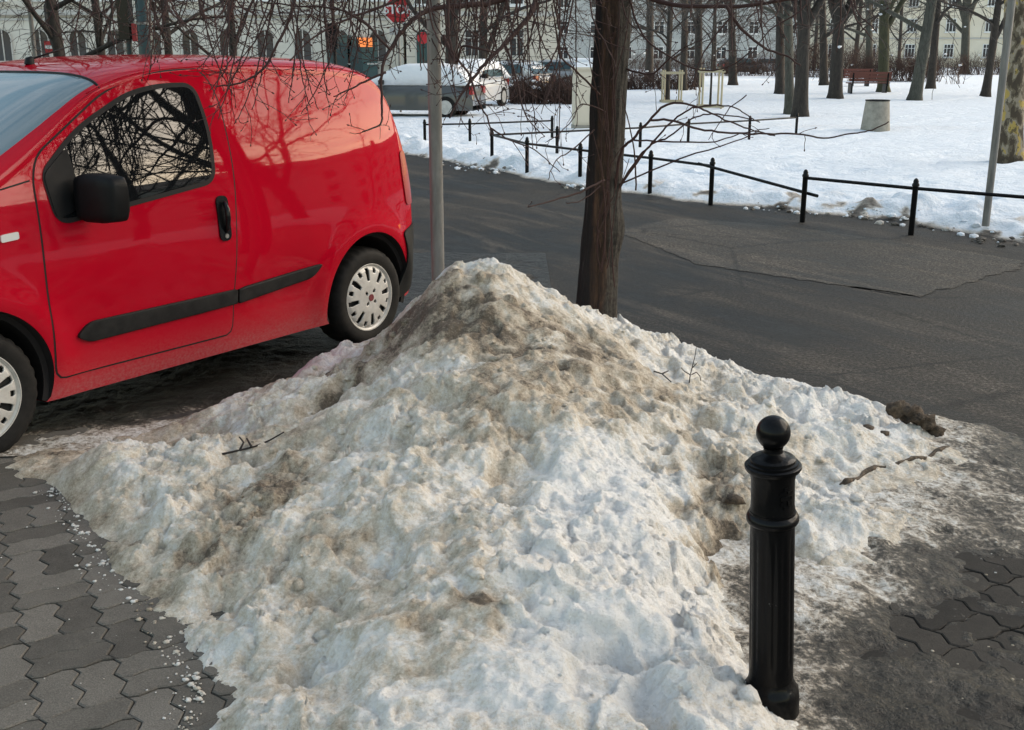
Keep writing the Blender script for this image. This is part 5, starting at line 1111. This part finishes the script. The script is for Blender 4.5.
# octagonal stop sign
g = G(400, 117, PARK); YS = 33.0; p = at(398, 10, YS); e = empty('stop_sign', (p[0], YS, 0), 0, 'red octagonal stop sign seen through the twigs right of the van', 'sign')
mb = MB(); mb.lathe([(.032, -.1), (.032, 4.0)], 12); mb.build('post', M['zinc'], e, True, 60)
zc = p[2]; R8 = .40
oc = lambda r, y0, y1: ([(r*math.cos(a+math.pi/8), y, zc+r*math.sin(a+math.pi/8)) for y in (y0, y1) for a in np.arange(8)*math.pi/4], [tuple(range(8)), tuple(range(8, 16))[::-1]]+[(i, (i+1) % 8, 8+(i+1) % 8, 8+i)[::-1] for i in range(8)])
mb = MB(); mb.add(*oc(R8, -.075, -.040)); pl = mb.build('white_border', M['white_paint'], e); mb = MB(); mb.add(*oc(R8*.93, -.082, -.077)); pl2 = mb.build('red_face', M['sign_red'], e)
cu = bpy.data.curves.new('sign_lettering', 'FONT'); cu.body = 'STOP'; cu.size = .34; cu.align_x = 'CENTER'; cu.align_y = 'CENTER'; cu.extrude = .002; cu.offset = .008; cu.materials.append(M['white_paint'])
to = bpy.data.objects.new('sign_lettering', cu); COL.objects.link(to); to.rotation_euler = (math.pi/2, 0, 0); to.location = (0, -.0855, zc); bpy.context.view_layer.update()
me = bpy.data.meshes.new_from_object(to.evaluated_get(bpy.context.evaluated_depsgraph_get())); lt = bpy.data.objects.new('lettering', me); COL.objects.link(lt); lt.parent = e; lt.location = to.location; lt.rotation_euler = to.rotation_euler; bpy.data.objects.remove(to)
mb = MB(); mb.box((-.12, -.06, zc-.58), (.26, .02, .20)); mb.build('small_plate', M['car_silver'], e)
p = at(423, 38, 52); e = empty('road_sign', (p[0], 52, 0), 0, 'small round red road sign before the beige building', 'sign'); mb = MB(); mb.lathe([(.035, -.1), (.035, p[2]+.35)], 10); mb.build('post', M['plastic'], e)
mb = MB(); mb.tube([(0, -.06, p[2]), (0, -.04, p[2])], .26, 28); mb.build('disc', M['sign_red'], e)
p = at(55, 47, 30); e = empty('road_sign', (p[0], 30, 0), 0, 'small red and white road sign among the branches over the van roof', 'sign'); mb = MB(); mb.lathe([(.03, -.1), (.03, p[2]+.2)], 10); mb.build('post', M['zinc'], e)
mb = MB(); mb.box((0, -.05, p[2]), (.50, .02, .30)); mb.build('plate', M['sign_red'], e); mb = MB(); mb.box((0, -.064, p[2]), (.46, .006, .09)); mb.build('stripe', M['white_paint'], e)
p = at(32, 30, 24); e = empty('sign_pole', (p[0], 24, 0), 0, 'thin pale pole among the branches left of the van aerial', 'pole'); mb = MB(); mb.lathe([(.045, -.1), (.045, 5)], 12); mb.build('pole', M['zinc'], e, True, 60)

# ---- parked cars beyond the road
def make_car(loc, rz, paint, label, snow=0.0, sc=1.0, tall=0.0, group='parked cars beyond the road'):
    e = empty('parked_car', (loc[0], loc[1], loc[2]), rz, label, 'car', group); e.scale = (sc, sc, sc)
    Wd = .86
    lowp = [(-2.02, .35), (-2.08, .62), (-2.0, .90), (-1.2, .96), (.75, .96), (1.55, .86), (1.98, .72), (2.08, .50), (2.02, .28)]
    def loft(prof, zb, fw, nst=40, nq=12):
        a = np.array(prof); d = np.concatenate([[0], np.cumsum(np.hypot(*np.diff(a, axis=0).T))]); V = []
        for t in np.linspace(0, d[-1], nst):
            x, z = np.interp(t, d, a[:, 0]), np.interp(t, d, a[:, 1]); row = []
            for k in range(nq+1):
                s = math.pi/2*k/nq; row.append((x, fw(x, z)*math.sin(s)**.35, zb+(z-zb)*math.cos(s)**.35))
            V += row+[(p[0], -p[1], p[2]) for p in row[1:]]
        return V, nst, 2*nq+1, nq
    V, ns, m, nq = loft(lowp, .22, lambda x, z: Wd*(1-.10*sstep(1.3, 2.1, abs(x))))
    def faces(ns, m, nq):
        F_ = []
        for i in range(ns-1):
            for k in range(nq): F_.append((i*m+k, (i+1)*m+k, (i+1)*m+k+1, i*m+k+1)[::-1])
            for k in range(nq): a = 0 if k == 0 else nq+k; b = nq+k+1; F_.append((i*m+a, (i+1)*m+a, (i+1)*m+b, i*m+b))
            F_.append((i*m+nq, (i+1)*m+nq, (i+1)*m+2*nq, i*m+2*nq)[::-1])
        return F_
    mesh_obj('body', V, faces(ns, m, nq), M[paint], e, True, 50)
    T = 1.44+tall
    cab = [(-1.95, .92), (-1.72, 1.25), (-1.45, T-.06), (-.9, T), (.0, T-.02), (.35, T-.10), (1.15, .92)]
    V, ns, m, nq = loft(cab, .88, lambda x, z: .80-.16*max(0, (z-.92))/.5, 40); mesh_obj('cabin', V, faces(ns, m, nq), M[paint], e, True, 50)
    for s in (-1, 1):
        for (q0, q1, z1) in (((-1.35, -.45, T-.14), (-.38, .62, T-.14)) if snow < .9 else ()):
            mb = MB(); yb, yt = .802, .672; P = [(q0-.12, s*yb, .97), (q1+(.28 if q1 > 0 else 0), s*yb, .97), (q1-(.28 if q1 > 0 else 0), s*yt, z1), (q0+.05, s*yt, z1)]
            mb.add(P+[(x, y-s*.03, z) for x, y, z in P], [(0, 1, 2, 3), (7, 6, 5, 4)]+[(i, (i+1) % 4, 4+(i+1) % 4, 4+i) for i in range(4)]); mb.build('side_window', M['car_glass'], e)
        mb = MB(); mb.box((1.96, s*.60, .66), (.16, .34, .15)); mb.build('headlight', M['lamp_clear'], e)
        mb = MB(); mb.box((-2.02, s*.64, .78), (.10, .26, .22)); mb.build('tail_light', M['lamp_red'], e)
        mb = MB(); mb.box((.62, s*.90, 1.0), (.12, .18, .13)); mb.build('mirror', M['plastic'], e)
        for xw in (-1.28, 1.30):
            mb = MB(); mb.tube([(xw, s*.70, .31), (xw, s*.865, .31)], .31, 28); wv = mb.build('wheel', M['tyre'], e); mb = MB(); mb.tube([(xw, s*.85, .31), (xw, s*.872, .31)], .20, 20); mb.build('rim', M['hubcap'], wv)
    for (xa, za, xb, zb) in ((1.10, .975, .42, T-.12), (-1.93, .975, -1.60, T-.14)):
        mb = MB(); sg = 1 if xa > 0 else -1; P = [(xa+.02*sg, -.70, za), (xa+.02*sg, .70, za), (xb+.05*sg, .60, zb), (xb+.05*sg, -.60, zb)]; mb.add(P+[(x-.05*sg, y, z) for x, y, z in P], [(0, 1, 2, 3), (7, 6, 5, 4)]+[(i, (i+1) % 4, 4+(i+1) % 4, 4+i) for i in range(4)]); mb.build('windscreen' if sg > 0 else 'rear_window', M['car_glass'], e)
    if snow:
        V, ns, m, nq = loft([(-1.98, .93), (-1.74, 1.30), (-1.48, T+.03), (-.9, T+.10*snow), (0, T+.08*snow), (.38, T-.02), (1.22, .96)], .92, lambda x, z: .87-.13*max(0, (z-.92))/.5, 40); mesh_obj('snow_cover', V, faces(ns, m, nq), M['cleansnow'], e, True)
        V, ns, m, nq = loft([(.9, .95), (1.2, 1.02), (1.6, .95), (1.95, .80), (2.06, .66)], .60, lambda x, z: .80, 16); mesh_obj('bonnet_snow', V, faces(ns, m, nq), M['cleansnow'], e, True)
    return e
def car_at(px, py, rz, paint, label, **k): g = G(px, py, PARK); return make_car((g[0], g[1], PARK-.04), rz, paint, label, **k)
car_at(412, 115, math.pi*.93, 'car_grey', 'grey parked car with its windows buried under snow, behind the bare pole', snow=1, sc=.93)
car_at(466, 106, -1.9, 'car_white', 'white parked car seen nose on between the trunks beyond the road', snow=.8)
car_at(499, 98, 2.6, 'car_white', 'white parked car with red tail lamps beside the brown hedge', sc=1.0)
car_at(545, 88, 2.9, 'car_silver', 'silver parked car behind the brown hedge', sc=1.0)
car_at(575, 86, 3.0, 'car_black', 'black parked car with a snowy roof behind the beige cabinet', snow=.5)
car_at(505, 89, 2.9, 'car_black', 'dark parked car behind the white one with red tail lamps')
car_at(742, 74, .2, 'car_black', 'dark car parked far behind the wooden frames', sc=1.0)
car_at(770, 73.5, .15, 'car_silver', 'pale car parked far behind the double trunk', sc=1.0)

# ---- hedges and bushes
def bush(name, cx, cy, wx_, wy_, h, n, label, seed, mat='bush', rz=0.0, cat='bush', group=None):
    rg = random.Random(seed); e = empty(name, (cx, cy, PARK-.05), rz, label, cat, group); mb = MB()
    for _ in range(n):
        x, y = rg.uniform(-wx_/2, wx_/2), rg.uniform(-wy_/2, wy_/2); p = Vector((x, y, 0)); d = Vector((rg.gauss(0, .25), rg.gauss(0, .25), 1)).normalized(); l = h*rg.uniform(.6, 1.08); pts = [p]
        for s in range(4): d = (d+Vector((rg.gauss(0, .18), rg.gauss(0, .18), 0))).normalized(); pts.append(pts[-1]+d*l/4)
        mb.tube(pts, [.014, .012, .010, .007, .004], 3, False)
        for s in range(4):
            q = pts[rg.randrange(1, 4)]; d2 = (d+Vector((rg.gauss(0, .7), rg.gauss(0, .7), rg.gauss(0, .4)))).normalized(); mb.tube([q, q+d2*l*.2, q+d2*l*.36], [.008, .006, .004], 3, False)
    mb.build('stems', M[mat], e); sb = MB()
    for _ in range(max(3, n//60)): clod(rg.uniform(-wx_/2, wx_/2), rg.uniform(-wy_/2, wy_/2), h*rg.uniform(.5, .95), .10, .6, sb)
    sb.build('snow_tufts', M['cleansnow'], e, True); return e
g = G(548, 104, PARK); bush('hedge', g[0], g[1]+1.2, 2.6, 2.2, 1.05, 520, 'brown leafless hedge left of the beige cabinet', 1, cat='hedge')
g = G(640, 90, PARK); bush('hedge', g[0], g[1]+1, 5.5, 1.6, .95, 620, 'long brown hedge behind the street tree trunk', 2, cat='hedge')
g = G(905, 82, PARK); bush('bush', g[0], g[1]+2, 5.5, 2.5, 2.0, 420, 'reddish brown bush between the benches and the leaning tree', 3)
g = G(850, 79, PARK); bush('bush', g[0], g[1]+6, 7, 3, 2.8, 480, 'tall reddish brown thicket behind the benches', 4)
g = G(955, 75, PARK); bush('hedge', g[0], g[1]+1, 9, 2, 1.9, 480, 'clipped brown hedge before the cream building', 5, cat='hedge')
g = G(720, 77, PARK); bush('hedge', g[0], g[1]+4, 14, 2.5, 2.0, 620, 'far brown hedge beyond the wooden frames', 6, cat='hedge')
g = G(953, 84, PARK); bush('shrub', g[0], g[1], 1.2, .8, 1.5, 16, 'sparse young shrub in the snow before the clipped hedge', 7)
# trees filling in behind the park
for k, (px, Y, h, lb) in enumerate([(520, 95, 13, 'far bare tree over the beige building corner'), (625, 110, 14, 'far bare tree before the blue grey building, left'), (668, 100, 13, 'far bare tree above the left wooden frame'), (715, 115, 15, 'far bare tree above the right wooden frame'), (815, 120, 15, 'far bare tree before the left end of the cream building'), (855, 100, 13, 'far bare tree behind the red benches'), (900, 125, 14, 'far bare tree behind the reddish bush')]):
    p = at(px, 50, Y); tree('park_tree', (p[0], Y, PARK-.1), h, .2, lb, 'bark_dark', 'twig_grey', ((k % 3-1)*.03, 0), 400+k, nb=10, blen=5.5, nchild=(6, 5, 4), bstart=.12, group='far bare trees behind the park', rmin=.016)
